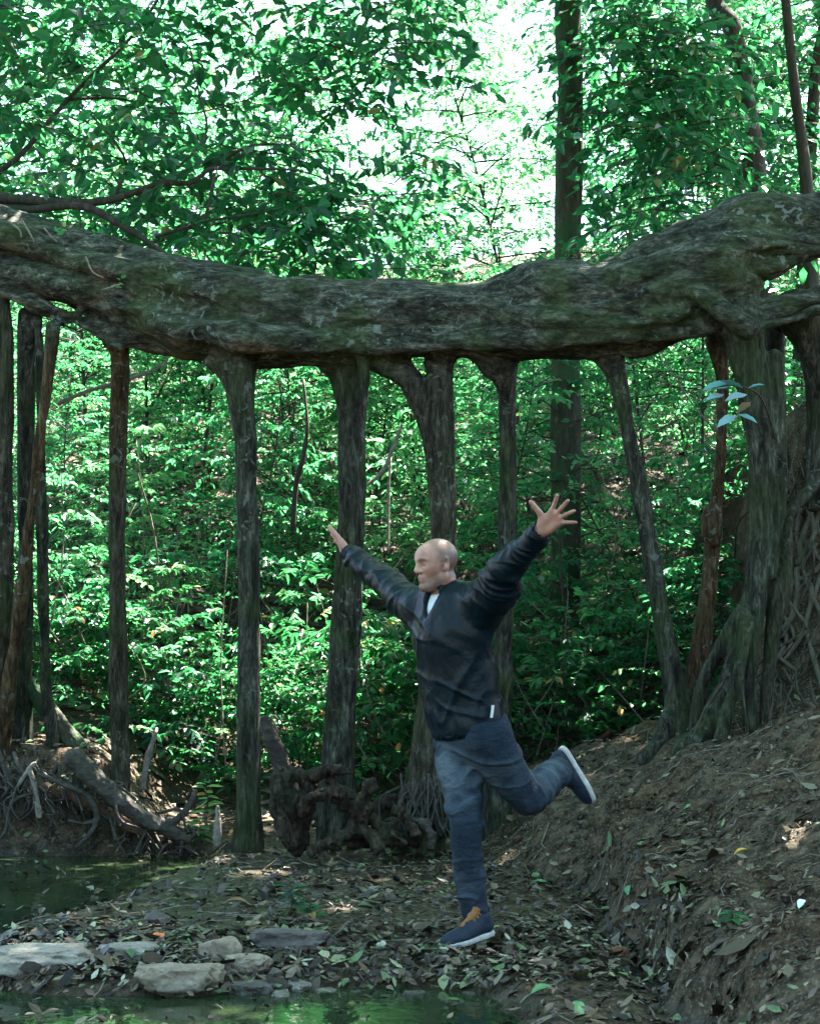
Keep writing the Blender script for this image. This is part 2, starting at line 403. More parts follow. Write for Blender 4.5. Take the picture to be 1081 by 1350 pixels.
scf = t.gray(both(24, 6, .7, .2), .60, .72); c = t.mix(t.math('MULTIPLY', t.math('MULTIPLY', scf, t.gray(nb, .45, .6)), .55), c, (.17, .165, .15))
c = t.mix(t.math('MULTIPLY', isr, .75), c, t.mix(1, c, (.62, .58, .53), 'MULTIPLY'))
b = t.bump(n3, .55, .006); b = t.bump(n4, .75, .014, b); b = t.bump(n1, .8, .03, b)
M['fig_all'] = t.fin(c, .85, b, .12)
M['trunk'] = bark_mat("forest_bark", (.030, .026, .022), (.065, .055, .045), (.12, .105, .09), .35, .3, 1.3, (1, 1, .15), .8)
M['mossy'] = bark_mat("mossy_bark", (.030, .028, .020), (.06, .06, .04), (.11, .11, .07), .9, .2, 1.3, (1, 1, .2), .8, mosscol=(.025, .065, .025))
M['twig'] = bark_mat("twig_bark", (.035, .028, .022), (.07, .055, .045), (.13, .11, .09), .1, 0, 3, (1, 1, 1), .3)
M['pale_twig'] = bark_mat("pale_twig_bark", (.10, .085, .06), (.20, .175, .13), (.34, .30, .24), .2, 0, 3, (1, 1, 1), .3)
M['stick'] = bark_mat("dry_stick", (.12, .10, .08), (.24, .21, .17), (.38, .34, .29), .1, 0, 2, (1, 1, 1), .4)
M['dead'] = bark_mat("dead_wood", (.010, .008, .006), (.034, .025, .017), (.12, .085, .055), .2, 0, 1.5, (1, 1, .5), 1.0, .75)
M['log'] = bark_mat("dark_log", (.030, .024, .021), (.07, .058, .05), (.13, .11, .10), .25, .1, 1.4, (.5, .5, 1), .8, .7)

# soil
t = NT("forest_soil"); v = t.co()
n1 = t.noise(v, 1.6, 5); n2 = t.noise(v, 11, 6, .65); n3 = t.noise(v, 70, 4, .7); vo = t.voro(v, 38)
c = t.ramp(n2, [(.30, (.009, .0065, .0038)), (.48, (.040, .029, .018)), (.70, (.120, .092, .060))])
c = t.mix(t.gray(n1, .4, .65), c, t.mix(1, c, (.85, .72, .55), 'MULTIPLY'))
c = t.mix(t.gray(n3, .52, .72), c, (.17, .145, .105))
geo_n = t.new('NewGeometry'); sx = t.new('SeparateXYZ'); t.l(geo_n.outputs['Position'], sx.inputs[0])
wet = t.ramp(sx.outputs['Z'], [(.0, (1, 1, 1)), (.06, (0, 0, 0))]); hill = t.ramp(t.math('MULTIPLY', sx.outputs['Y'], .04), [(.46, (0, 0, 0)), (.56, (1, 1, 1))])
hc = t.ramp(t.noise(v, 9, 5, .7), [(.3, (.015, .012, .007)), (.5, (.040, .030, .020)), (.7, (.12, .088, .066))])
c = t.mix(hill, c, hc)
c = t.mix(t.math('MULTIPLY', wet, .6), c, t.mix(1, c, (.4, .42, .42), 'MULTIPLY'))
b = t.bump(n3, .5, .008); b = t.bump(n2, .8, .03, b); b = t.bump(vo.outputs['Distance'], .35, .012, b)
M['soil'] = t.fin(c, t.mix(wet, (.92, .92, .92), (.4, .4, .4)), b, .12)
# water
t = NT("stream_water"); v = t.co((1, 1.0, 1)); n = t.noise(v, 7, 3, .5, .3); n2 = t.noise(v, 30, 3)
cc = t.ramp(t.noise(v, 2.0, 4), [(.35, (.008, .020, .009)), (.7, (.030, .042, .018))])  # shallow brown, plus green of reflected foliage put into the base colour
b = t.bump(n, .16, .03); b = t.bump(n2, .05, .01, b)
M['water'] = t.fin(cc, .03, b, .6); t.b.inputs['IOR'].default_value = 1.33
# stone
def stone_mat(name, c1, c2, c3):
    t = NT(name); v = t.co(); n1 = t.noise(v, 6, 6, .65); n2 = t.noise(v, 40, 5, .7); n3 = t.noise(v, 1.5, 3)
    c = t.ramp(n1, [(.3, c1), (.5, c2), (.7, c3)]); c = t.mix(t.gray(n2, .45, .75), c, t.mix(1, c, (.55, .53, .5), 'MULTIPLY'))
    g = t.new('NewGeometry'); sx = t.new('SeparateXYZ'); t.l(g.outputs['Position'], sx.inputs[0]); w = t.ramp(t.math('ADD', sx.outputs['Z'], t.math('MULTIPLY', n1, .06)), [(.01, (1, 1, 1)), (.04, (0, 0, 0))])
    c = t.mix(t.math('MULTIPLY', w, .75), c, t.mix(1, c, (.4, .42, .4), 'MULTIPLY'))
    b = t.bump(n2, .8, .01); b = t.bump(n1, .9, .035, b); return t.fin(c, t.mix(w, (.75,) * 3, (.25,) * 3), b, .4)
M['stone'] = stone_mat("grey_stone", (.12, .108, .085), (.22, .20, .165), (.33, .31, .265))
M['stone_tan'] = stone_mat("tan_stone", (.13, .10, .065), (.23, .185, .13), (.33, .29, .22))
M['stone_dark'] = stone_mat("dark_stone", (.045, .038, .033), (.085, .072, .064), (.14, .122, .11))
def plain(name, col, rough=.6, spec=.4, nscale=40, var=.35, bump=.15, **kw):
    t = NT(name); v = t.co(); n = t.noise(v, nscale, 4); lo = tuple(max(c * (1 - var), 0) for c in col); hi = tuple(c * (1 + var) for c in col)
    return t.fin(t.ramp(n, [(.3, lo), (.7, hi)]), rough, t.bump(n, bump, .004), spec, **kw)
# person
t = NT("skin"); v = t.co(); h = t.attr("hair"); lp = t.attr("lip"); br = t.attr("brow"); n = t.noise(v, 160, 4, .7); n2 = t.noise(v, 18, 3)
c = t.ramp(n2, [(.3, (.27, .125, .085)), (.7, (.43, .23, .165))]); c = t.mix(t.math('MULTIPLY', lp, .7), c, (.33, .12, .10))
st = t.ramp(n, [(.35, (.035, .024, .019)), (.65, (.16, .105, .08))]); c = t.mix(t.math('MULTIPLY', h, .82), c, st); c = t.mix(t.math('MULTIPLY', br, .85), c, (.025, .016, .011))
M['skin'] = t.fin(c, .48, t.bump(n, .12, .002), .4); t.b.inputs['Subsurface Weight'].default_value = .08; t.b.inputs['Subsurface Radius'].default_value = (.01, .004, .002)
t = NT("rain_jacket"); v = t.co((1, 1, .8)); n = t.noise(v, 16, 5, .6, 1.2); n2 = t.noise(v, 55, 4, .65, .8); vo = t.voro(v, 13, 'DISTANCE_TO_EDGE')
c = t.ramp(n, [(.3, (.0008, .0040, .0065)), (.7, (.0025, .0105, .016))])
n5 = t.noise(t.co((1, 1, .5)), 30, 6, .62, 2.2); b = t.bump(n2, .12, .003); b = t.bump(n5, .32, .008, b); b = t.bump(n, .3, .014, b)
M['jacket'] = t.fin(c, t.ramp(n2, [(.3, (.26,) * 3), (.7, (.42,) * 3)]), b, .17)
t = NT("denim"); v = t.co(); n = t.noise(v, 9, 5); n2 = t.noise(t.co((1, 1, .4)), 350, 3, .7); n3 = t.noise(t.co((1, 1, 1.6)), 26, 5, .6, .6); wear = t.attr("wear")
c = t.ramp(n, [(.3, (.007, .016, .029)), (.7, (.018, .035, .058))]); c = t.mix(t.math('MULTIPLY', wear, .8), c, (.15, .20, .235)); c = t.mix(t.gray(n2, .4, .75), t.mix(1, c, (.6, .6, .6), 'MULTIPLY'), c)
M['jeans'] = t.fin(c, .85, t.bump(n3, .7, .016, t.bump(n2, .25, .002)), .2)
M['shirt'] = plain("cotton_shirt", (.55, .60, .58), .85, .2, 60, .1)
M['navy'] = plain("shoe_fabric", (.009, .017, .032), .75, .3, 90, .3)
M['sole'] = plain("rubber_sole", (.42, .41, .38), .65, .35, 30, .25)
M['lace'] = plain("brown_lace", (.22, .09, .025), .7, .3, 120, .4)
M['tagcloth'] = plain("white_label_cloth", (.7, .72, .72), .8, .2, 60, .08)
M['yellow_leaf'] = plain("yellow_leaf", (.55, .33, .02), .5, .4, 40, .3)
M['white_leaf'] = plain("bleached_leaf", (.62, .66, .60), .6, .4, 40, .15)
M['green_leaf'] = plain("fresh_fallen_leaf", (.06, .20, .07), .4, .5, 40, .3)
M['orange_leaf'] = plain("orange_leaf", (.36, .10, .015), .5, .4, 40, .3)
M['brown_leaf'] = plain("brown_leaf", (.16, .085, .04), .55, .4, 40, .3)
M['clod'] = plain("reddish_clod", (.17, .085, .05), .95, .1, 30, .4, .6)
M['blue_leaf'] = leaf_mat("bluish_leaf", (.08, .22, .19), (.16, .34, .33), (.30, .48, .50), (.10, .4, .3), .15, .25, False)  # pale blue-green leaf colour
# ------------------------------------------------------------------ ground, stream
WATER_Z = -0.05
def interp(y, tab):
    t = np.array(tab, float); return np.interp(y, t[:, 0], t[:, 1])
def bank_toe(y): return interp(y, [(3, 1.1), (5, 1.0), (5.7, .96), (7, .93), (8.2, .93), (8.9, .72), (10, .36), (11, .2), (12.5, .2)])
def shore_x(y): return interp(y, [(3, -2.3), (6.6, -1.85), (7.3, -1.74), (8, -1.68), (8.66, -1.52), (9.6, -1.30), (10.3, -1.15), (10.6, -1.1)])
def ground0(x, y):
    """height without the fine relief"""
    x = np.asarray(x, float); y = np.asarray(y, float); p = np.stack([x, y, np.zeros_like(x)], -1)
    wob = vn(p * 1.3 + 5) * .12 + vn(p * 4.1) * .07 + vn(p * 9.3) * .03
    z = .015 * vn(p * .9)
    # far hillside
    h = np.clip(y - 11.6, 0, None); z = z + .40 * np.where(h < 1.5, h * h / 3, h - .75) * np.where(y < 34, 1, 0) + np.where(y >= 34, .40 * 21.65 + (y - 34) * .12, 0)
    # right bank: eroded step at its toe, then a slope
    toe = bank_toe(y) + wob * .9; dx = x - toe; f = ss((y - 8.4) / 1.4); w = .16 + .55 * f
    step = (.24 - .02 * f) * ss(dx / w) + .05 * ss((dx - .5) / .2) * (1 - f)
    step = step - .09 * np.clip(vn(p * 2.6 + 31) + .35, 0, 1) * np.exp(-((dx - .10) / .11) ** 2) * (1 - f) - .03 * np.exp(-((dx - .03) / .08) ** 2) * (1 - f)
    fade = 1 - ss((y - 11.0) / 2.5) * .7
    z = z + (step + .37 * np.clip(dx - .05, 0, 3.2) + .9 * np.clip(dx - 3.25, 0, 12) * .3) * fade
    # raw earth cliff behind the right-hand roots
    z = z + 1.75 * ss((x - 2.08 - .12 * vn(p * 2.2)) / .55) * ss((y - 10.15) / .7) * (1 - ss((y - 13.5) / 3))
    # left bank behind the stream
    z = z + (.42 * ss((-1.45 - x + wob * .6) / .70) + .08 * np.clip(-1.6 - x, 0, 6)) * ss((y - 10.50 + wob * .6) / .42) * (1 - ss((y - 12.5) / 3) * .6)
    z = z + .10 * ss((-.2 - x) / .8) * ss((y - 10.4) / .5)
    # stream and front pool
    d1 = np.minimum(shore_x(y) - x + wob * .8, 10.62 - y); d2 = np.minimum(6.60 + .25 * vn(p * 2.3) - y, .40 - x + wob)
    z = z - .15 * ss((np.maximum(d1, d2) + .10) / .30)
    z = z + .9 * ss((-3.4 - x) / 2.5) * (1 - ss((y - 10) / 1)) # far side of the stream, outside the frame
    return z
def th(x, y):
    x = np.asarray(x, float); y = np.asarray(y, float); p = np.stack([x, y, np.zeros_like(x)], -1)
    bank = ss((x - bank_toe(y) + .15) / .4)
    m = (.45 + bank * 1.0) * np.where(y < 12, 1, 1.6)
    rid = 1 - np.abs(vn(p * 3.1 + 9)) * 2
    return ground0(x, y) + m * (.028 * fbm(p * 3.3, 4) + .024 * rid * bank + .010 * vn(p * 21) + .012 * bank * np.abs(vn(p * 9.7)))
def grow(a, b, s0, g):
    o = [a]; s = s0
    while (o[-1] < b if s0 > 0 else o[-1] > b): o.append(o[-1] + s); s *= g
    return o[1:]
xs = np.array(sorted(grow(-2.9, -150, -.05, 1.12) + list(np.arange(-2.9, 3.3, .03)) + grow(3.27, 150, .05, 1.12)))
ys = np.array(sorted(grow(4.6, -60, -.06, 1.15) + list(np.arange(4.6, 12.2, .03)) + grow(12.17, 260, .05, 1.045)))
X, Yg = np.meshgrid(xs, ys); Z = th(X, Yg)
nx, ny = len(xs), len(ys); i = (np.arange(ny - 1)[:, None] * nx + np.arange(nx - 1)[None]).ravel()
tag(link("ground", mk("ground", np.stack([X, Yg, Z], -1).reshape(-1, 3), np.stack([i, i + 1, i + nx + 1, i + nx], -1), None, (M['soil'],))), kind="structure")
wx, wy = np.meshgrid(np.linspace(-6, 1.2, 40), np.linspace(2.5, 10.95, 50)); i = (np.arange(49)[:, None] * 40 + np.arange(39)[None]).ravel()
tag(link("stream_water", mk("stream_water", np.stack([wx, wy, np.full_like(wx, WATER_Z)], -1).reshape(-1, 3), np.stack([i, i + 1, i + 41, i + 40], -1), None, (M['water'],))), kind="structure")

def gnormal(x, y):
    e = .04; return nrm(np.stack([-(ground0(x + e, y) - ground0(x - e, y)) / (2 * e), -(ground0(x, y + e) - ground0(x, y - e)) / (2 * e), np.ones_like(x)], -1))
def on_ground(px, py, Y0=5.0, Y1=16.0):
    """first ground point along the ray through a photo pixel"""
    for Y in np.arange(Y0, Y1, .02):
        p = P(px, py, Y)
        if p[2] <= float(th(p[0], p[1])): return p
    return P(px, py, Y1)

# ------------------------------------------------------------------ leaf litter (nobody could count it)
rng = np.random.RandomState(3)
def litter(name, n, xr, yr, size, mat, keep, lift=.006, tilt=.4, tint=None):
    x = rng.uniform(*xr, n); y = rng.uniform(*yr, n); k = keep(x, y) > rng.rand(n); x, y = x[k], y[k]; n = len(x)
    z = th(x, y); N = nrm(gnormal(x, y) + rng.normal(0, tilt * .5, (n, 3))); a = rng.uniform(0, 2 * np.pi, n)
    d = np.stack([np.cos(a), np.sin(a), np.zeros(n)], -1); d = nrm(d - N * (d * N).sum(-1, keepdims=True))
    L = size * rng.lognormal(0, .38, n); z = np.maximum(z, WATER_Z + .002)
    pos = np.stack([x, y, z + lift + rng.rand(n) * .02], -1) - d * (L * .5)[:, None]
    V, Q = leaf_geo(pos, d, N, L, L * rng.uniform(.28, .6, n), rng.uniform(-.35, .35, n), .15)
    tt = rng.rand(n) if tint is None else tint(n)
    tag(link(name, mk(name, V, Q, None, (M[mat],), attrs={"tint": np.repeat(tt, 6)}, smooth=False)), kind="stuff")
def keep_near(x, y):
    wet = np.maximum(shore_x(y) - x, 0); p = np.stack([x, y, 0 * x], -1); dens = .35 + .65 * ss((vn(p * 2.4) + .25) / .6)
    bank = ss((x - bank_toe(y)) / .3); dens = dens * (1 - .45 * bank)
    inw = (ground0(x, y) < WATER_Z - .01); edge = np.exp(-((y - 6.75) / .28) ** 2) * (x < .8)
    return np.where(inw, .045 + .12 * np.clip(vn(p * 3), 0, 1) ** 2, np.clip(dens + edge, 0, 1))
litter("leaf_litter", 24000, (-2.6, 3.0), (4.9, 11.2), .040, 'litter', keep_near, tint=lambda n: np.clip(rng.beta(1.5, 1.5, n) * .98, 0, 1))
litter("leaf_litter", 4000, (-2.2, 1.3), (6.5, 7.5), .046, 'litter', keep_near, .012, .7)
litter("hillside_leaf_litter", 16000, (-9, 10), (11.3, 24), .11, 'litter_hill', lambda x, y: np.full_like(x, .9))
# twigs and root hairs lying in the litter
g = Geo()
for k in range(420):
    x0 = rng.uniform(-1.8, 2.6); y0 = rng.uniform(5.3, 10.8)
    if ground0(x0, y0) < WATER_Z: continue
    a = rng.uniform(0, 6.28); L = rng.uniform(.06, .38); tt = np.linspace(0, 1, 6); wv = rng.normal(0, .02, (6, 2)).cumsum(0)
    px_ = x0 + np.cos(a) * tt * L + wv[:, 0]; py_ = y0 + np.sin(a) * tt * L + wv[:, 1]; r = rng.uniform(.0015, .0045)
    V, Q, T = tube(np.stack([px_, py_, th(px_, py_) + .008 + r, np.linspace(r, r * .5, 6)], -1), 5); g.add(V, Q, T, 0)
d_ = g.get(); tag(link("twig_litter", mk("twig_litter", d_['V'], d_['Q'], d_['T'], (M['stick'],))), kind="stuff")
# ------------------------------------------------------------------ the strangler fig: a fallen trunk on its prop roots
fig = thing("strangler_fig", "huge mossy fig lying level like a bridge on a row of thin prop roots", "tree", (0.0, 10.3, 0.0))
def pts(rows, Y):
    out = []
    for r in rows:
        yy = r[3] if len(r) > 3 else Y; out.append((*P(r[0], r[1], yy), R_(r[2], yy)))
    return out
lo = np.array((-3.6, 9.3, -.35)); hi = np.array((3.6, 11.6, 4.25))
S = SDF(lo, hi, .0155, labels=True)
trunk_rows = [(-150, 318, 60, 10.9), (0, 330, 50, 10.75), (100, 352, 50, 10.65), (200, 397, 58, 10.5), (300, 415, 58, 10.4), (400, 423, 57, 10.35), (480, 425, 48, 10.3), (540, 423, 47, 10.3),
              (640, 420, 47, 10.25), (720, 407, 60, 10.2), (800, 406, 56, 10.15), (860, 388, 64, 10.1), (930, 358, 68, 10.05), (985, 318, 52, 10.05), (1081, 292, 40, 10.1), (1230, 282, 42, 10.2)]
S.chain([(*q[:3], q[3] + .022) for q in pts(trunk_rows, 10.3)], .05, lab=0, n=6)
strands = [  # fused strands that ridge the trunk
    [(-60, 300, 14, 10.45), (40, 318, 16, 10.35), (140, 352, 16, 10.3), (260, 380, 16, 10.15), (380, 392, 12, 10.1)],
    [(150, 400, 12, 10.3), (280, 440, 16, 10.1), (420, 452, 15, 10.1), (540, 450, 13, 10.1), (700, 446, 14, 10.0), (830, 440, 16, 9.95), (930, 430, 20, 9.95)],
    [(520, 395, 10, 10.1), (620, 402, 14, 10.05), (720, 415, 16, 9.95), (830, 400, 18, 9.9), (900, 372, 16, 9.8), (985, 372, 13, 9.85)],
    [(660, 372, 8, 10.1), (715, 352, 12, 10.15), (790, 362, 10, 10.1), (880, 330, 12, 9.95), (980, 292, 14, 9.9), (1090, 285, 14, 9.95)],
    [(830, 372, 9, 9.85), (930, 328, 12, 9.75), (1020, 318, 13, 9.8), (1090, 325, 12, 9.9)],
    [(200, 352, 9, 10.2), (330, 376, 10, 10.1), (450, 392, 10, 10.15), (560, 388, 10, 10.15)],
    [(560, 428, 9, 10.1), (660, 432, 10, 10.05), (760, 428, 10, 9.95), (860, 420, 11, 9.85), (900, 408, 9, 9.8)],
    [(940, 392, 12, 9.85), (985, 362, 9, 9.85), (1030, 345, 7, 9.88), (1085, 322, 8, 9.95)]]
for r in strands: S.chain(pts(r, 10.2), .035, lab=0)
# lower strand at the left with gaps above it
S.chain(pts([(-60, 368, 14), (10, 384, 12), (60, 408, 11), (110, 428, 12), (165, 444, 14), (215, 452, 16)], 10.45), .02, lab=0)
S.chain(pts([(-60, 352, 20, 10.55), (60, 368, 22, 10.45), (140, 392, 22, 10.4), (200, 410, 22, 10.35)], 10.4), .03, lab=0)
S.chain(pts([(60, 408, 7), (95, 412, 6), (118, 402, 8)], 10.42), .015, lab=0)
S.chain(pts([(118, 436, 8), (140, 450, 9), (160, 458, 10)], 10.45), .015, lab=0)
# right-hand limbs
S.chain(pts([(905, 376, 13, 9.8), (945, 402, 15, 9.75), (985, 432, 18, 9.8)], 9.8), .03, lab=0)
S.chain(pts([(985, 420, 22, 10.0), (1040, 402, 17, 10.0), (1100, 392, 16, 10.05), (1230, 384, 16, 10.1)], 10.0), .03, lab=0)
S.chain(pts([(1005, 432, 9, 9.85), (1045, 418, 8, 9.85), (1100, 402, 8, 9.9), (1200, 392, 8, 9.9)], 9.9), .012, lab=0)
for hc, hr in (((162, 392), 16), ((78, 417), 15), ((300, 365), 6), ((20, 388), 10)):   # hollows in the bark
    p = P(hc[0], hc[1], 10.18 if hc[0] > 100 else 10.35); S.ell(p, np.eye(3), (R_(hr * 1.5, 10.2), .07, R_(hr * .55, 10.2)), .02, 'sub')
def rooted(rows, Y, deep=14):   # last row is the foot: push it below the soil
    p = pts(rows, Y); x, y, z, r = p[-1]; zz = float(th(x, y)); p.append((x, y, min(z, zz) - .22, r * 1.12)); return p
ROOTS = [  # label, material, list of chains
    ("pale grey prop root at the left edge of the photo", 'fig_pale', [[(-10, 370, 16, 10.55), (0, 420, 15, 10.5), (5, 490, 14, 10.5), (4, 700, 13, 10.6), (0, 880, 15, 10.75), (-3, 975, 18, 10.85)]]),
    ("dark straight prop root with a swollen foot", 'fig_root', [[(36, 415, 14, 10.6), (34, 520, 11, 10.7), (33, 740, 11, 10.8), (31, 900, 13, 10.95), (30, 985, 17, 11.0)]]),
    ("thin slanting brown prop root", 'fig_red', [[(70, 430, 10, 10.4), (60, 520, 8, 10.35), (45, 640, 8, 10.4), (28, 790, 8.5, 10.5), (10, 920, 10, 10.65), (4, 972, 12, 10.75)]]),
    ("thinnest straight prop root", 'fig_root', [[(50, 420, 7, 10.55), (54, 560, 6, 10.55), (57, 760, 6.5, 10.65), (60, 900, 7.5, 10.8), (70, 988, 10, 10.9)]]),
    ("slim prop root with an orange brown top", 'fig_red', [[(148, 440, 17, 10.55), (157, 470, 12, 10.6), (155, 600, 11, 10.65), (154, 760, 11.5, 10.7), (156, 920, 13, 10.75), (158, 1035, 15, 10.8)]]),
    ("stout prop root dotted with pale lichen", 'fig_root', [[(306, 455, 34, 10.35), (316, 500, 20, 10.3), (324, 570, 14, 10.3), (326, 720, 13.5, 10.3), (327, 900, 15, 10.3), (327, 1040, 17, 10.3), (327, 1105, 21, 10.3)],
        [(285, 455, 24, 10.4), (308, 500, 14, 10.35), (320, 560, 10, 10.33)]]),
    ("stout prop root with a dark seam and a second strand", 'fig_root', [[(448, 460, 34, 10.4), (458, 505, 20, 10.4), (462, 600, 17, 10.4), (459, 740, 17, 10.4), (452, 860, 19, 10.45), (446, 960, 20, 10.5), (443, 1060, 25, 10.5)],
        [(479, 455, 9, 10.2), (479, 520, 6, 10.22), (478, 620, 5, 10.25), (476, 740, 4, 10.3), (471, 850, 4, 10.35)]]),
    ("arched prop root of two fused strands with a tan foot", 'fig_pale', [[(498, 476, 16, 10.3), (540, 502, 17, 10.3), (566, 560, 13, 10.3), (576, 650, 10, 10.3), (579, 760, 10, 10.3), (574, 860, 14, 10.3), (566, 960, 20, 10.3), (558, 1060, 28, 10.3), (552, 1100, 34, 10.3)],
        [(578, 472, 18, 10.3), (583, 520, 14, 10.3), (590, 600, 10, 10.28), (592, 700, 9, 10.28), (590, 800, 10, 10.28), (580, 900, 12, 10.28), (572, 1000, 14, 10.25), (578, 1085, 18, 10.2)]]),
    ("smooth straight prop root behind the man", 'fig_root', [[(655, 465, 30, 10.3), (668, 500, 15, 10.35), (672, 570, 11.5, 10.4), (668, 700, 12, 10.4), (663, 850, 13, 10.45), (659, 960, 14, 10.5), (656, 1055, 17, 10.5)],
        [(640, 462, 18, 10.3), (662, 495, 11, 10.33)]]),
    ("crooked prop root leaning outwards to the bank", 'fig_root', [[(795, 455, 22, 10.2), (812, 495, 14, 10.2), (828, 570, 11, 10.2), (846, 660, 11, 10.2), (862, 760, 12, 10.2), (880, 860, 14, 10.2), (897, 945, 18, 10.2), (900, 985, 24, 10.2)],
        [(890, 925, 12, 10.2), (872, 975, 12, 10.1), (850, 1000, 12, 10.05)]]),
    ("thin reddish prop root with a knot", 'fig_red', [[(945, 450, 16, 10.3), (952, 500, 10, 10.3), (951, 580, 9, 10.3), (944, 680, 10, 10.3), (935, 780, 12, 10.3), (922, 880, 14, 10.3), (912, 950, 18, 10.3)], [(940, 672, 10, 10.2), (938, 698, 12, 10.2), (942, 712, 9, 10.22)]]),
    ("thick main root with a flared foot on the bank", 'fig_root', [[(962, 405, 36, 10.0), (985, 470, 26, 9.95), (1001, 560, 21, 9.95), (1007, 650, 19, 9.95), (1000, 750, 16, 9.95), (980, 840, 15, 9.95), (958, 910, 16, 9.9), (930, 965, 16, 9.85), (895, 990, 11, 9.8)],
        [(1004, 720, 12, 9.9), (1002, 800, 10, 9.85), (986, 880, 9, 9.82), (990, 958, 11, 9.8)],
        [(990, 790, 12, 9.95), (955, 845, 11, 9.98), (926, 900, 10, 10.0), (918, 962, 12, 10.0)],
        [(1022, 470, 12, 9.95), (1027, 560, 9, 9.92), (1028, 660, 8, 9.9), (1018, 760, 8, 9.88)],
        [(985, 820, 8, 9.82), (972, 890, 7, 9.75), (958, 950, 8, 9.72), (950, 985, 9, 9.7)]]),
    ("pale knobbly root running down the earth bank", 'fig_pale', [[(1085, 632, 9, 10.2), (1045, 672, 8, 10.1), (1032, 730, 10, 10.0), (1028, 775, 14, 9.97), (1018, 840, 9, 9.95), (1010, 920, 8, 9.9)]]),
    ("slender hanging root beside the thick root", 'fig_pale', [[(983, 800, 5, 9.8), (984, 850, 4, 9.75), (980, 910, 4, 9.72), (984, 958, 4.5, 9.7)]]),
    ("dark thick prop root at the right edge of the photo", 'fig_root', [[(1050, 410, 30, 10.3), (1072, 470, 20, 10.35), (1082, 560, 17, 10.4), (1076, 660, 17, 10.4)]]),
    ("dark prop root in shade behind the thick root", 'fig_root', [[(1022, 430, 14, 10.5), (1024, 540, 13, 10.5), (1020, 640, 13, 10.5), (1015, 760, 14, 10.5)]]),
]
for k, (lb, mt, chains) in enumerate(ROOTS):
    for ch in chains:
        longest = ch is chains[0]
        p = rooted(ch, 10.3) if longest and k not in (14, 15) else pts(ch, 10.3)
        S.chain(p, .012 if k < 4 or (k == 11 and not longest) else .055 if R_(ch[0][2], 10) > .06 else .03, lab=k + 1, n=7)
V, Q, lab = S.mesh(2)
# relief: long grain, lumps, pits
N = vnorm(V, Q); tr = lab == 0
g1 = fbm(V * np.where(tr[:, None], (2.2, 6, 9), (9, 9, 2.0)), 4); g2 = vn(V * 5.0); g3 = vn(V * np.where(tr[:, None], (5, 18, 26), (26, 26, 5)))
cw = np.where(tr[:, None], V * (1.0, 3.2, 5.2), V * (13, 13, .75)) + .35 * np.stack([vn(V * 2.1), vn(V * 2.1 + 40), vn(V * 2.1 + 80)], -1); cr = vn(cw)
crease = np.clip(1 - np.abs(cr) / .16, 0, 1) ** 1.4
V = V + N * (np.where(tr, .020, .012) * cr - np.where(tr, .026, .009) * crease + np.where(tr, .020, .008) * g1 + np.where(tr, .022, .006) * g2 + np.where(tr, .006, .003) * g3)[:, None]
N = vnorm(V, Q)
TONE = {'fig_root': (0.0, 0.0), 'fig_pale': (.10, .75), 'fig_red': (.75, .05)}
warm = np.zeros(len(V)); pale = np.zeros(len(V)); rt = np.zeros(len(V))
for k in range(1, len(ROOTS) + 1):
    m = lab == k
    if not m.any(): continue
    top = V[m, 2].max(); f = ss((top - .02 - V[m, 2]) / .32); w, p_ = TONE[ROOTS[k - 1][1]]; warm[m] = w * f if k != 5 else .85 * ss((top - V[m, 2]) / .12) * (1 - .75 * ss((top - .35 - V[m, 2]) / .8)); pale[m] = p_ * f; rt[m] = ss((top - V[m, 2]) / .25)
under = ss((fbm(V * 2.2 + 3, 2) + .1) / .5) * ss((-N[:, 2] - .1) / .6) * ss((.2 - V[:, 0]) / 1.2); warm = np.maximum(warm, under * .95 * (lab == 0))
fl = lab[Q]; qlab = fl.max(1)
def fpart(name, m, label=None):
    u, inv = np.unique(Q[m], return_inverse=True)
    return part(name, fig, V[u], inv.reshape(-1, 4), mat=M['fig_all'], label=label, normals=N[u], attrs={"warm": warm[u], "pale": pale[u], "root": rt[u]})
fpart("trunk", qlab == 0)
for k in range(1, len(ROOTS) + 1):
    if (qlab == k).any(): fpart("prop_root", qlab == k, ROOTS[k - 1][0])
del S
# pale dry tendrils and a few live leaves on the left end of the trunk
rng = np.random.RandomState(11)
for (a, b, c) in (((10, 290), (25, 302), (28, 312)), ((28, 288), (38, 305), (45, 318)), ((58, 300), (68, 312), (75, 318)), ((113, 338), (122, 358), (136, 366)), ((135, 382), (148, 378), (160, 374)), ((112, 318), (120, 325), (128, 322))):
    r = [(*P(x, y, 10.05 if x < 90 else 9.98), R_(1.3, 10)) for x, y in (a, b, c)]
    V, Q, T = tube(spline(r, 5), 5); part("dry_tendril", fig, V, Q, T, M['stick'])
# green shoots on the bark, each a small sprig
for q, (sx, sy) in enumerate(((157, 374), (80, 305), (128, 308))):
    g = sprays(rng, np.array([P(sx - 6, sy + 6, 10.05)]), np.array([(.5, -.5, .6)]), np.array([.09]), 5, .05, .1, geo=Geo()); d = g.get()
    part("leaf_shoot", fig, d['V'], d['Q'], d['T'], (M['leaf'], M['twig']), midx=d['midx'], attrs=d['attrs'], smooth=False)
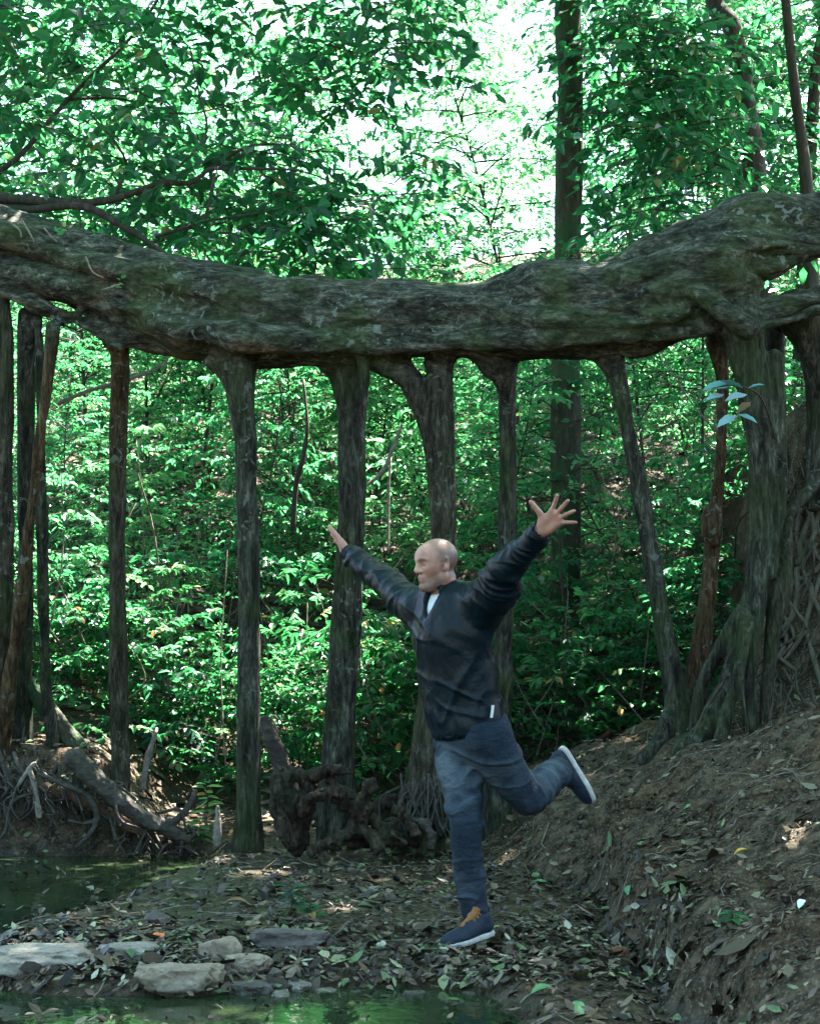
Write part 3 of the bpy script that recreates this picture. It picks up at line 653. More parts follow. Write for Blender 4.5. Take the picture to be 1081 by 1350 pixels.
# fibrous feeder roots at the foot of the arched root and on the left bank
def fibres(n, x0, y0, x1, y1, Y, par, nm, mat, spread=20):
    g = Geo()
    for k in range(n):
        xa = rng.uniform(x0, x1); ya = rng.uniform(y0, y0 + (y1 - y0) * .5); xb = xa + rng.normal(0, spread); yb = y1 + rng.uniform(-8, 8)
        a = P(xa, ya, Y); b = P(xb, yb, Y - .12); m = (a + b) / 2 + rng.normal(0, .03, 3); b[2] = max(b[2], float(th(b[0], b[1])) - .02)
        V, Q, T = tube(spline([(*a, .007), (*m, .006), (*b, .004)], 5), 5); g.add(V, Q, T)
    d = g.get(); part(nm, par, d['V'], d['Q'], d['T'], mat)
fibres(60, 525, 1020, 600, 1100, 10.05, fig, "feeder_roots", M['log'])
fibres(9, 940, 880, 1075, 975, 9.85, fig, "feeder_roots", M['fig_root'], 30)
# ------------------------------------------------------------------ the man balancing on one leg
YM = 7.25
def J(px, py, dy, rpx=0): return np.append(P(px, py, YM + dy), R_(rpx, YM + dy))
man = thing("person", "man in black rain jacket and dark jeans balancing on one leg with arms flung wide", "person", (P(622, 1240, YM)[0], YM, 0.0))
UP = np.array((0, 0, 1.0))
Fb = nrm((-.72, -.69, 0)); Rb = np.cross(Fb, UP)             # torso facing, his right
hf = nrm((-.86, -.50, -.14)); hr = nrm(np.cross(hf, UP)); hu = np.cross(hr, hf)
HC = P(575, 744, YM - .02); HS = .90
def H(f, r, u): return HC + (hf * f + hr * r + hu * u) * HS
AX = (hf, hr, hu)
j = dict(pel=J(617, 945, 0), chest=J(592, 830, -.01), neck=J(588, 792, 0), shR=J(553, 803, .12), elR=J(504, 762, .32), wrR=J(459, 730, .50),
         shL=J(633, 795, -.13), elL=J(671, 745, -.33), wrL=J(713, 700, -.48), hipR=J(601, 960, .06), knR=J(614, 1082, .02), anR=J(628, 1200, .12),
         hipL=J(640, 965, -.06), knL=J(696, 1054, .10), anL=J(738, 1014, .36))
j = {k: v[:3] for k, v in j.items()}
toe = P(586, 1247, 7.08); gz = float(th(toe[0], toe[1])); toe[2] = gz + .004; heel = toe + np.array((.200, .195, .028))
hL = P(743, 984, YM + .40); tL = P(783, 1052, YM + .42); tL = hL + nrm(tL - hL) * .275; nL = np.array((-.80, -.30, -.45))
nL = nrm(nL - nrm(tL - hL) * (nL @ nrm(tL - hL)))
# ---- body: one continuous skin
S = SDF((-.62, 6.45, .0), (.85, 7.98, 1.98), .0042)
k = .03
S.seg(j['pel'], j['chest'], .105, .115, k, flat=Fb, fs=.75); S.seg(j['chest'], j['neck'], .11, .07, k, flat=Fb, fs=.75); S.seg(j['shR'], j['shL'], .045, .045, k)
for a in ('R', 'L'):
    S.seg(j['sh' + a], j['el' + a], .046, .037, k); S.seg(j['el' + a], j['wr' + a], .037, .026, .02)
    S.seg(j['hip' + a], j['kn' + a], .075, .050, k); S.seg(j['kn' + a], j['an' + a], .050, .035, .02)
S.seg(j['hipR'], j['hipL'], .085, .085, k)
fR, fL = nrm((-.72, -.69, -.06)), nrm((.22, .30, -.66))
S.seg(j['anR'], heel * .45 + toe * .55 + UP * .022, .030, .016, .02); S.seg(j['anL'], hL * .78 + tL * .22 + nL * .07, .032, .030, .02); S.seg(hL * .78 + tL * .22 + nL * .07, hL * .45 + tL * .55 + nL * .035, .030, .020, .02)
# head
def hell(c, ax, r, k, *o): S.ell(c, ax, tuple(q * HS for q in r), k, *o)
def hseg(a, b, ra, rb, k, *o): S.seg(a, b, ra * HS, rb * HS, k, *o)
hseg(H(-.030, 0, -.075), j['neck'] + np.array((0, 0, -.03)), .060, .070, .03)
hell(H(-.012, 0, .032), AX, (.103, .077, .088), .02); hell(H(.024, 0, -.030), AX, (.066, .058, .086), .03)
hell(H(.056, 0, .040), AX, (.038, .054, .045), .03)
hseg(H(.076, -.013, -.100), H(.076, .013, -.100), .017, .017, .028)
for sg in (1, -1):
    hseg(H(-.002, sg * .052, -.062), H(.068, sg * .020, -.098), .013, .014, .03)
    hell(H(.056, sg * .042, -.012), AX, (.024, .016, .015), .03)                        # cheekbone
    hell(H(.101, sg * .033, .014), AX, (.024, .022, .015), .010, 'sub')                 # eye socket
    hell(H(.0725, sg * .032, .012), AX, (.0165, .0165, .0135), .005)                    # closed lid
    hseg(H(.094, sg * .010, .032), H(.078, sg * .050, .031), .0075, .0060, .012)        # brow
    hell(H(.098, sg * .014, -.024), AX, (.013, .009, .010), .007)                       # nostril wing
    ex = (nrm(hf * .9 + hr * sg * .45), nrm(hr * .9 * sg - hf * .45), hu)
    hell(H(-.010, sg * .079, .000), ex, (.021, .0085, .036), .006); hell(H(-.002, sg * .090, .004), ex, (.010, .009, .018), .006, 'sub')
    hell(H(.004, sg * .077, -.027), ex, (.009, .007, .011), .008)
hseg(H(.091, 0, .026), H(.110, 0, -.013), .0082, .0105, .012); hell(H(.110, 0, -.018), AX, (.0115, .0115, .0105), .008)
hseg(H(.089, -.018, -.051), H(.089, .018, -.051), .0075, .0075, .012); hseg(H(.086, -.015, -.066), H(.086, .015, -.066), .0085, .0085, .012)
hseg(H(.101, -.025, -.0585), H(.101, .025, -.0585), .0032, .0032, .004, 'sub')
# hands
def hand(w, D, Nn, thumb_sign, angs, thumb_ang, lens, curl):
    D = nrm(D); Nn = nrm(Nn - D * (Nn @ D)); Th = np.cross(D, Nn) * thumb_sign
    kn = [w + D * (.088 + .004 * (1 - abs(i - 1))) + Th * (.030 - .020 * i) for i in range(4)]
    S.seg(w - D * .02, w + D * .012, .026, .026, .015, flat=Nn, fs=.75)
    for i in range(4): S.seg(w + D * .006 + Th * (.012 - .008 * i), kn[i], .016, .0125, .012, flat=Nn, fs=.95)
    S.ell(w + D * .035 + Th * .024 + Nn * .006, (D, Th, Nn), (.032, .018, .015), .012); S.ell(w + D * .035 - Th * .022 + Nn * .005, (D, Th, Nn), (.034, .014, .014), .012)
    for i in range(4):
        a = math.radians(angs[i]); d = D * math.cos(a) + Th * math.sin(a); p = kn[i]; L = lens[i]; r = (.0098, .0100, .0096, .0085)[i]
        for q, fr in enumerate((.44, .31, .25)):
            d2 = nrm(d + Nn * curl * (q + .3)); e = p + d2 * L * fr; S.seg(p, e, r * (1 - .08 * q), r * (1 - .08 * (q + 1)), .006 if q == 0 else .003); p = e
    a = math.radians(thumb_ang); d = nrm(D * math.cos(a) + Th * math.sin(a) + Nn * .15); p = w + D * .030 + Th * .026
    e = p + nrm(d + D * .3) * .034; S.seg(p, e, .0150, .0120, .012); e2 = e + d * .032; S.seg(e, e2, .0118, .0105, .004); e3 = e2 + nrm(d + Th * .10) * .026; S.seg(e2, e3, .0105, .0085, .004)
DL = P(744, 672, YM - .56) - j['wrL']; hand(j['wrL'] + nrm(DL) * .010, DL, np.array((.10, -1, .05)), -1, (24, 5, -14, -38), 80, (.074, .083, .077, .062), .06)
DR = P(440, 704, YM + .60) - j['wrR']; hand(j['wrR'] + nrm(DR) * .012, DR, np.array((-.85, -.25, -.5)), 1, (9, 2, -4, -11), 30, (.074, .083, .077, .060), .07)
V, Q, _ = S.mesh(1); del S
q = V - HC; f, r, u = q @ hf / HS, q @ hr / HS, q @ hu / HS
head = (np.abs(f) < .14) & (np.abs(r) < .11) & (np.abs(u) < .16)
n3 = vn(V * 60) * .008
scalp0 = ss((u - (.052 - f * .12 + np.where(f > .05, (f - .05) * 1.1, 0)) + n3) / .02) * (1 - ss((f - .055 + n3) / .025) * .85)
scalp = ss((.040 - f + n3 + u * .25) / .045) * ss((u + .012 + np.where(f < -.02, .07, 0)) / .03) * (.45 + .55 * ss((.085 - u) / .05))
scalp = np.maximum(scalp, ss((.020 - np.abs(f - .012)) / .022) * ss((u + .06) / .05) * .5 * ss((np.abs(r) - .045) / .02))
beard = ss((-.030 - u + n3) / .045) * ss((f + .02) / .06) * .80
lipm = np.exp(-((u + .0585) / .0085) ** 4) * np.exp(-(r / .024) ** 4) * (f > .075)
beard = beard * (1 - lipm)
brow = np.exp(-((u - .0335 + np.abs(np.abs(r) - .03) * .25) / .0050) ** 2) * ss((np.abs(r) - .010) / .005) * (1 - ss((np.abs(r) - .050) / .006)) * (f > .05)
lash = np.exp(-((u - .0050 + (np.abs(r) - .032) ** 2 * 12) / .0036) ** 2) * np.exp(-((np.abs(r) - .033) / .017) ** 4) * (f > .05)
hair = np.where(head, np.maximum(scalp, beard), 0)
part("body", man, V, Q, mat=M['skin'], attrs={"hair": hair, "lip": np.where(head, lipm, 0), "brow": np.where(head, np.clip(brow + lash * .95, 0, 1), 0)})
# ---- jacket
S = SDF((-.60, 6.45, .75), (.80, 7.98, 1.75), .006)
A = lambda px, py, dy: P(px, py, YM + dy)
S.seg(A(615, 950, 0), A(603, 890, 0), .185, .182, .03, flat=Fb, fs=.70); S.seg(A(603, 890, 0), A(594, 835, -.01), .182, .190, .04, flat=Fb, fs=.70)
S.seg(A(594, 835, -.01), A(590, 808, 0), .190, .150, .05, flat=Fb, fs=.66)
S.seg(j['shR'], j['neck'] - UP * .012, .072, .068, .05); S.seg(j['shL'], j['neck'] - UP * .012, .080, .068, .05)
for a, pr, kk in (('R', (.072, .062, .043), 1), ('L', (.080, .068, .046), 1)):
    s, e, w = j['sh' + a], j['el' + a], j['wr' + a]
    S.chain([(*s, pr[0]), (*((s + e) / 2 - UP * .008), (pr[0] + pr[1]) / 2 + .004), (*e, pr[1]), (*((e + w) / 2 - UP * .006), .053), (*(w - nrm(w - e) * .005), pr[2])], .05, n=5)
    
S.seg(A(642, 810, -.10), A(660, 783, -.24), .066, .056, .06); S.seg(A(550, 813, .12), A(527, 790, .22), .056, .048, .06)
# collar: raised ring round the neck, open in front
nb = j['neck'] + np.array((0, 0, .012)) - Fb * .008
for i in range(26):
    a0, a1 = (math.radians(38 + (322 - 38) * t / 26) for t in (i, i + 1))
    def cp(a): return nb + (Fb * math.cos(a) * .082 + Rb * math.sin(a) * .088) + UP * (.020 - .05 * max(0, math.cos(a)) ** 1.5)
    S.seg(cp(a0) - UP * .03, cp(a1) - UP * .03, .020, .020, .012); S.seg(cp(a0), cp(a1), .013, .013, .010); S.seg(cp(a0) + UP * .018, cp(a1) + UP * .018, .010, .010, .008)
S.seg(nb - UP * .05, nb + UP * .12, .066, .072, .01, 'sub')
for t in np.linspace(0, 1, 6): S.seg(nb + Fb * (.075 + .03 * t) - UP * (.00 + .085 * t), nb + Fb * .30 - UP * (.00 + .085 * t), .038 * (1 - t) + .004, .05 * (1 - t) + .006, .008, 'sub')
# placket: a raised strip down the front
# (raised below as a strip)
# hem band, open cuffs
for a in ('R', 'L'):
    d = nrm(j['wr' + a] - j['el' + a]); S.seg(j['wr' + a] - d * .012, j['wr' + a] + d * .03, .036, .044, .004, 'sub')
S.seg(A(617, 965, 0), A(616, 950, 0), .176, .165, .006, 'sub', flat=Fb, fs=.68)
V, Q, _ = S.mesh(1); del S
N = vnorm(V, Q)
def fold(V, d, freq, seed, amp, warp=.6):
    d = nrm(d); s = V @ d; q = V * 3.2 + d[None] * (s * freq * .42)[:, None] + seed * 7.7; q = q + .5 * np.stack([vn(V * 6 + seed), vn(V * 6 + seed + 31), vn(V * 6 + seed + 57)], -1)
    return amp * 1.5 * np.clip(1 - np.abs(vn(q)) * 2.6, 0, 1) ** 1.5
# soft vertical and slanting folds on the torso, rings on the sleeves, gathers at the armpits
dis = .004 * fbm(V * (9, 9, 6), 3)
tor = ss((1 - np.abs((V - j['chest']) @ Rb) / .24) / .3)
dis = dis + tor * (fold(V, Rb * .8 + UP * .35, 26, 1, .0055) + fold(V, Rb * .5 - UP * .9, 30, 8, .0045))
for a in ('R', 'L'):
    ax = nrm(j['wr' + a] - j['sh' + a]); t = (V - j['sh' + a]) @ ax; m = ss((t - .02) / .10)
    dis = dis + m * (fold(V, ax + UP * .5, 40, 3, .0055) + fold(V, ax - UP * .8, 32, 6, .005) + fold(V, ax * .2 + UP, 36, 16, .004))
fr = (V - A(596, 870, 0)) @ Rb; strip = ss((.026 - np.abs(fr)) / .004) * ss((N @ Fb - .25) / .2) * tor; dis = dis * (1 - .5 * strip) + .006 * strip
hemm = ss((A(612, 925, 0)[2] - V[:, 2]) / .05) * tor; dis = dis + hemm * fold(V, Rb, 46, 5, .006)
edge = ss(((V - A(616, 962, 0)) @ nrm(A(600, 880, 0) - A(616, 962, 0)) - .012) / .05); V = V + N * ((dis - .004) * edge)[:, None]
jk = part("jacket", man, V, Q, mat=M['jacket'])
c = A(646, 938, -.155); e1 = nrm((.6, .75, .0)); wv = np.array([c + e1 * .008 * sx + UP * .026 * sz + np.array((.010, -.012, 0)) * (1 + .3 * sz) for sx, sz in ((-1, -1), (1, -1), (1, 1), (-1, 1))])
wv = np.vstack([wv, wv + Fb * .004]); part("care_label", jk, wv, [(0, 1, 2, 3), (7, 6, 5, 4), (0, 4, 5, 1), (1, 5, 6, 2), (2, 6, 7, 3), (3, 7, 4, 0)], mat=M['tagcloth'], smooth=False)
for a in ('R', 'L'):
    d = nrm(j['wr' + a] - j['el' + a]); u1 = nrm(np.cross(d, UP)); u2 = np.cross(d, u1); an = np.linspace(0, 2 * np.pi, 25)
    g = Geo()
    for o in (-.004, -.016, -.028):
        V, Q, T = tube(np.hstack([j['wr' + a] + d * o + (np.cos(an)[:, None] * u1 + np.sin(an)[:, None] * u2) * .0405, np.full((25, 1), .0075)]), 8); g.add(V, Q, T)
    q = g.get(); part("cuff", jk, q['V'], q['Q'], q['T'], M['jacket'])
# ---- shirt at the open neck
S = SDF(j['neck'] - .22, j['neck'] + .16, .0055); S.seg(j['neck'] - UP * .12 + Fb * .01, j['neck'] - UP * .055 + Fb * .02, .135, .085, .02, flat=Fb, fs=.72); S.seg(j['neck'] - UP * .05 + Fb * .012, j['neck'] - UP * .002 + Fb * .006, .080, .066, .02)
S.seg(j['neck'] - UP * .03, j['neck'] + UP * .15, .058, .064, .006, 'sub')
V, Q, _ = S.mesh(1); del S; part("shirt", man, V, Q, mat=M['shirt'])
# ---- jeans
S = SDF((.0, 6.85, .05), (.85, 7.95, 1.12), .0065)
S.seg(A(616, 940, 0), A(618, 965, 0), .150, .146, .03, flat=Fb, fs=.74)
S.seg(A(603, 960, .06), A(638, 964, -.05), .105, .108, .04); S.seg(A(648, 960, .06), A(632, 985, .05), .085, .080, .06)
S.chain([(*J(602, 965, .05)[:3], .098), (*J(607, 1020, .03)[:3], .094), (*J(613, 1080, .01)[:3], .075), (*J(615, 1110, .03)[:3], .068), (*J(618, 1150, .08)[:3], .064), (*J(624, 1190, .11)[:3], .059), (*J(626, 1203, .12)[:3], .059)], .03, n=5)
S.chain([(*J(640, 968, -.06)[:3], .106), (*J(664, 1008, .00)[:3], .095), (*J(692, 1048, .09)[:3], .078), (*J(700, 1050, .12)[:3], .072), (*J(718, 1033, .23)[:3], .068), (*J(733, 1019, .31)[:3], .061), (*J(737, 1015, .34)[:3], .060)], .03, n=5)
S.seg(J(630, 1228, .13)[:3], J(627, 1200, .12)[:3], .055, .048, .004, 'sub'); S.seg(J(752, 1001, .43)[:3], J(736, 1016, .335)[:3], .054, .047, .004, 'sub')
V, Q, _ = S.mesh(1); del S
N = vnorm(V, Q); dis = .006 * fbm(V * 8, 3)
def near(c, s): return np.exp(-((V - c) ** 2).sum(-1) / s ** 2)
legR = ss(((V - J(655, 1050, 0)[:3]) @ np.array((-1, 0, 0)) + .06) / .05)
shR = nrm(j['anR'] - j['knR']); thL = nrm(j['knL'] - j['hipL']); shL = nrm(j['anL'] - j['knL'])
dis = dis + fold(V, UP + Rb * .35, 44, 2, .011) * np.clip(near(j['knR'], .17) + near(j['anR'] + UP * .05, .15) * 1.1 + near(j['hipR'] - UP * .08, .14) * .8, 0, 1.2)
dis = dis + fold(V, shL + UP * .3, 44, 4, .009) * np.clip(near(j['anL'] - shL * .06, .15) * 1.1 + near(j['knL'] + shL * .05, .13), 0, 1.2)
dis = dis + fold(V, thL - UP * .5 + Rb * .6, 36, 7, .008) * np.clip(near(j['hipL'] + thL * .12, .16) + near(J(625, 990, -.05)[:3], .12), 0, 1.2)
V = V + N * (dis - .004)[:, None]
wear = np.clip(near(j['hipR'] + (j['knR'] - j['hipR']) * .5 + Fb * .09, .16) + near(j['knL'] + shL * .16, .15) * .9 + near(j['hipL'] + thL * .2 - UP * .02, .13) * .6 + near(j['knR'] + shR * .25 + Fb * .05, .13) * .5, 0, 1) * np.clip(.55 + fbm(V * 20, 3) * .5 + dis * 25, 0, 1)
part("jeans", man, V, Q, mat=M['jeans'], attrs={"wear": wear})
# ---- shoes
def shoe(heel, toe, upv, lace_label):
    t = nrm(toe - heel); n = nrm(upv - t * (upv @ t)); l = np.cross(n, t); L = np.linalg.norm(toe - heel)
    B = lambda a, b, c: heel + t * a * L + l * b + n * c
    lo = np.minimum.reduce([B(a, b, c) for a in (-.1, 1.1) for b in (-.08, .08) for c in (-.03, .16)]); hi = np.maximum.reduce([B(a, b, c) for a in (-.1, 1.1) for b in (-.08, .08) for c in (-.03, .16)])
    S = SDF(lo, hi, .004)
    S.chain([(*B(.13, 0, .045), .036), (*B(.30, 0, .045), .037), (*B(.55, 0, .036), .043), (*B(.75, -.004, .030), .044), (*B(.90, -.006, .026), .034)], .02, n=4, flat=n, fs=.80)
    S.seg(B(.15, 0, .05), B(.17, 0, .085), .036, .035, .02); S.seg(B(.25, 0, .075), B(.50, 0, .055), .034, .036, .02); S.seg(B(.17, 0, .08), B(.20, 0, .15), .026, .030, .004, 'sub')
    S.plane_cut(B(0, 0, .016), -n); V, Q, _ = S.mesh(1)
    V = V + vnorm(V, Q) * (.0012 * fbm(V * 60, 2))[:, None]
    sh = part("shoe", man, V, Q, mat=M['navy'])
    S = SDF(lo, hi, .004)
    S.chain([(*B(.12, 0, .012), .039), (*B(.35, 0, .012), .039), (*B(.60, -.003, .012), .047), (*B(.76, -.005, .012), .048), (*B(.90, -.008, .012), .038)], .02, n=4)
    S.plane_cut(B(0, 0, .024), n); S.plane_cut(B(0, 0, 0.0), -n); V, Q, _ = S.mesh(1)
    part("sole", sh, V, Q, mat=M['sole'])
    # tongue and laces
    g = Geo(); V, Q, T = tube(spline([(*B(.62, 0, .068), .012), (*B(.45, 0, .088), .015), (*B(.33, 0, .108), .017), (*B(.27, 0, .128), .016)], 4), 8); g.add(V, Q, T)
    for i in range(5):
        a = .62 - .07 * i; h = .066 + .010 * i
        for sg in (1, -1):
            V, Q, T = tube(spline([(*B(a, sg * .026, h - .012), .0035), (*B(a - .03, 0, h + .014), .0035), (*B(a - .06, -sg * .026, h - .004), .0035)], 4), 6); g.add(V, Q, T)
    d = g.get(); part("laces", sh, d['V'], d['Q'], d['T'], M['lace'])
shoe(heel, toe, UP, None)
shoe(hL, tL, nL, None)
# ------------------------------------------------------------------ stump, logs, sticks, stones, fallen leaves
rng = np.random.RandomState(21)
def sdf_thing(name, label, cat, chains, Y, mat, h=.009, k=.02, amp=.012, sub=(), parent=None):
    allp = [pts(c, Y) for c in chains]; q = np.vstack([np.array(c) for c in allp]); m = q[:, 3].max() + .06
    S = SDF(q[:, :3].min(0) - m, q[:, :3].max(0) + m, h)
    for c in allp: S.chain(c, k, n=6)
    for (px, py, yy, rx, ry, rz) in sub: S.ell(P(px, py, yy), np.eye(3), (R_(rx, Y), ry, R_(rz, Y)), .01, 'sub')
    V, Q, _ = S.mesh(1); N = vnorm(V, Q); V = V + N * (amp * fbm(V * 14, 4) + amp * .8 * (.5 - np.abs(vn(V * (30, 30, 9) + 3)) * 2) + amp * .4 * vn(V * 60))[:, None]
    if parent is not None: return part(name, parent, V, Q, mat=mat)
    return single(name, label, cat, V, Q, mat=mat)
sdf_thing("uprooted_stump", "dark gnarled uprooted stump with looping roots lying left of the man", "stump", [
    [(374, 1024, 14), (374, 1055, 18), (382, 1088, 16), (394, 1120, 9)], [(362, 1025, 8, 9.8), (368, 1070, 10, 9.8), (385, 1115, 8, 9.75)],
    [(362, 1026, 7), (385, 1019, 9), (412, 1024, 8), (436, 1016, 7), (458, 1018, 5)], [(395, 1022, 9), (405, 1040, 9), (400, 1070, 9), (396, 1110, 8)],
    [(402, 1066, 8, 9.85), (412, 1052, 8, 9.8), (432, 1046, 8, 9.8), (452, 1056, 8, 9.85), (468, 1070, 9, 9.9)], [(366, 1030, 5, 9.8), (363, 1010, 1.5, 9.8)], [(386, 1026, 5), (389, 1006, 1.5)],
    [(430, 1020, 6, 10.0), (445, 1040, 6, 10.0), (465, 1052, 7, 9.95), (482, 1062, 8, 9.9)], [(468, 1108, 12, 9.9), (472, 1085, 11, 9.85), (478, 1060, 9.5, 9.8), (488, 1036, 8, 9.78)],
    [(470, 1095, 10, 9.85), (450, 1105, 8, 9.75), (425, 1115, 7, 9.7), (412, 1122, 6, 9.65)], [(475, 1095, 9, 9.85), (492, 1105, 8, 9.75), (500, 1118, 8, 9.7)],
    [(480, 1075, 9, 10.0), (505, 1060, 9, 10.1), (530, 1058, 8, 10.1), (545, 1068, 7, 10.05)], [(490, 1080, 8, 9.9), (515, 1096, 6, 9.8), (536, 1114, 2.5, 9.7)],
    [(470, 1108, 9, 10.1), (510, 1106, 10, 10.1), (545, 1108, 9, 10.05)], [(505, 1104, 9, 9.8), (525, 1080, 5, 9.78), (533, 1064, 1.5, 9.76)],
    [(520, 1070, 6, 9.85), (535, 1078, 6, 9.8), (548, 1098, 6, 9.75)]], 9.95, M['dead'], .0075, .014, .017,
    [(383, 1030, 9.62, 5, .12, 10), (424, 1060, 9.7, 4, .1, 3)])
sdf_thing("stump_root", "pale curved root stub poking out at the foot of the tan root", "root", [[(548, 1082, 6), (560, 1088, 7), (566, 1100, 6.5), (568, 1116, 6)]], 9.85, M['log'], .007)
sdf_thing("broken_trunk", "grey broken trunk leaning behind the uprooted stump", "log", [[(349, 950, 8), (355, 966, 11), (366, 996, 11.5), (380, 1036, 12), (396, 1085, 13)]], 10.75, M['log'], .009, .02, .010)
mossy = [[(20, 880, 9), (55, 925, 11), (85, 965, 12), (115, 1000, 13), (140, 1030, 12)]]
sdf_thing("fallen_log", "pale mossy log sloping down behind the thin prop roots on the left bank", "log", mossy, 10.95, M['mossy'], .009, .02, .008)
sdf_thing("fallen_log", "dark curved log sliding from the left bank down to the stream", "log", [[(98, 1000, 13), (130, 1032, 13), (165, 1062, 11), (205, 1088, 9), (248, 1106, 6)], [(206, 1088, 6), (228, 1084, 5), (246, 1068, 4.5), (258, 1044, 3.5)]], 10.42, M['log'], .008, .02, .008)
sdf_thing("fallen_log", "brown half buried log under the dark curved log by the water", "log", [[(60, 1040, 7), (110, 1055, 9), (165, 1085, 8), (215, 1105, 7)]], 10.5, M['fig_red'], .008, .02, .008)
sdf_thing("driftwood_branch", "pale forked branch leaning on the left bank near the photo edge", "branch", [[(40, 1018, 3), (46, 1040, 3.5), (52, 1076, 4)], [(24, 1036, 2.5), (34, 1020, 3), (46, 1006, 2.5)]], 10.4, M['stick'], .006, .01, .003)
sdf_thing("driftwood_branch", "dark looped root sticking out of the left bank above the water", "branch", [[(50, 1020, 2), (85, 1035, 3), (115, 1050, 3.5), (128, 1075, 4), (122, 1095, 3.5), (100, 1118, 3)], [(90, 1082, 2), (110, 1086, 2.5), (126, 1082, 3)]], 10.4, M['log'], .006, .012, .004)
sdf_thing("driftwood_branch", "short upright pale stub between the dark log and the lichen dotted root", "branch", [[(287, 1064, 3), (287, 1085, 5), (287, 1112, 6)]], 10.3, M['stick'], .006, .012, .004)
sdf_thing("driftwood_branch", "thin grey stick leaning up at the foot of the slim orange topped root", "branch", [[(205, 968, 3), (195, 1000, 4), (186, 1045, 4)]], 11.2, M['stick'], .006, .012, .003)
# tangle of small roots in the left bank
g = Geo()
for q in range(150):
    xa = rng.uniform(-20, 250); ya = np.interp(xa, (0, 130, 240), (985, 1010, 1090)) + rng.uniform(-2, 60); Y = 10.75 - rng.rand() * .3; xb = xa + rng.normal(5, 22); yb = min(ya + rng.uniform(20, 70), 1128)
    a = P(xa, ya, Y); b = P(xb, yb, Y - .12); m = (a + b) / 2 + rng.normal(0, .05, 3); r = rng.uniform(.003, .015); V, Q, T = tube(spline([(*a, r), (*m, r), (*b, r * .6)], 5), 5); g.add(V, Q, T)
d = g.get(); tag(link("exposed_roots", mk("exposed_roots", d['V'], d['Q'], d['T'], (M['log'],))), kind="stuff")
g = Geo()
for q in range(120):
    xa = rng.uniform(1000, 1110); ya = rng.uniform(560, 900); Y = 10.7; p = on_ground(xa, ya, 9.3, 12.5); b = on_ground(xa + rng.normal(0, 22), ya + rng.uniform(15, 75), 9.3, 12.5); m = (p + b) / 2 + rng.normal(0, .05, 3) + np.array((0, -.05, 0)); r = rng.uniform(.002, .009)
    V, Q, T = tube(spline([(*p, r), (*m, r), (*b, r * .6)], 5), 5); g.add(V, Q, T)
d = g.get(); tag(link("exposed_roots", mk("exposed_roots", d['V'], d['Q'], d['T'], (M['fig_root'],))), kind="stuff")
g2 = Geo()
for q in range(13):
    xa = rng.uniform(1005, 1100); ya = rng.uniform(600, 760); y2 = ya + rng.uniform(120, 260); xb = xa + rng.normal(-15, 25); n = 6
    row = []
    for tt in np.linspace(0, 1, n):
        p = on_ground(xa + (xb - xa) * tt + rng.normal(0, 14), min(ya + (y2 - ya) * tt, 945), 9.3, 12.5); row.append((p[0], p[1] - rng.uniform(.0, .05), p[2] + .01, rng.uniform(.008, .026) * (1.1 - .5 * tt)))
    V, Q, T = tube(spline(row, 5), 7, .15, q); g2.add(V, Q, T)
d = g2.get(); tag(link("bank_roots", mk("bank_roots", d['V'], d['Q'], d['T'], (M['fig_pale'],))), kind="stuff")
# stones
def stone(label, px, py, wpx, hpx, mat, seed, depth=.75, rz=0.0, group=None, name="stone", Y=None, sink=.3):
    p = on_ground(px, py) if Y is None else P(px, py, Y); Yv = p[1]; w = R_(wpx, Yv); hh = R_(hpx, Yv)
    bm = bmesh.new(); bmesh.ops.create_icosphere(bm, subdivisions=5, radius=1.0); V = np.array([v.co for v in bm.verts]); T = np.array([[v.index for v in f.verts] for f in bm.faces]); bm.free()
    r = 1 + .34 * fbm(V * 1.3 + seed * 9.1, 4) - .10 * np.abs(vn(V * 2.7 + seed)) + .05 * fbm(V * 6 + seed, 3); V = V * r[:, None]
    V = np.sign(V) * np.abs(V) ** .85; fac = np.round((V @ nrm(np.random.RandomState(seed).normal(0, 1, 3))) * 3) * .02; V = V * (1 + fac)[:, None]
    V[:, 2] = np.minimum(V[:, 2], .66 + .35 * (V[:, 2] - .66)) ; V = V * (w / 2, w / 2 * depth, hh * .72); ca, sa = math.cos(rz), math.sin(rz); V = np.stack([V[:, 0] * ca - V[:, 1] * sa, V[:, 0] * sa + V[:, 1] * ca, V[:, 2]], -1)
    V = V + np.array((p[0], p[1], max(float(ground0(p[0], p[1])), WATER_Z - .02) + hh * (.42 - sink)))
    return single(name, label, "stone", V, None, T, M[mat], group)
stone("long flat grey stone in the water at the left edge of the photo", 48, 1274, 140, 34, 'stone', 1, .6, .1)
stone("smaller flat grey stone just right of the long flat stone", 165, 1262, 88, 24, 'stone', 2, .6, .1)
stone("broad dark brown boulder half sunk in the leaves", 378, 1252, 108, 34, 'stone_dark', 3, .6, -.05)
stone("rounded tan stone leaning on the broad dark boulder", 292, 1270, 52, 44, 'stone_tan', 4, .8, .3)
stone("low sloping tan stone beside the rounded tan stone", 328, 1280, 64, 24, 'stone_tan', 5, .6, -.35)
stone("wet tan stone at the front edge of the pool", 238, 1306, 104, 34, 'stone_tan', 6, .55, .12)
stone("small wet dark stone right of the front tan stone", 330, 1312, 62, 22, 'stone_dark', 7, .6)
stone("small bluish pebble in the mud ahead of the stump", 492, 1178, 22, 14, 'stone', 8, .8)
stone("grey pebble on the brink of the eroded bank", 891, 1201, 15, 11, 'stone', 9, .8)
stone("round pale pebble below the white leaf on the bank", 1061, 1222, 13, 11, 'stone', 10, .9)
stone("reddish lump of earth in front of the shoe", 815, 1264, 26, 18, 'clod', 12, .9, name="earth_clod")
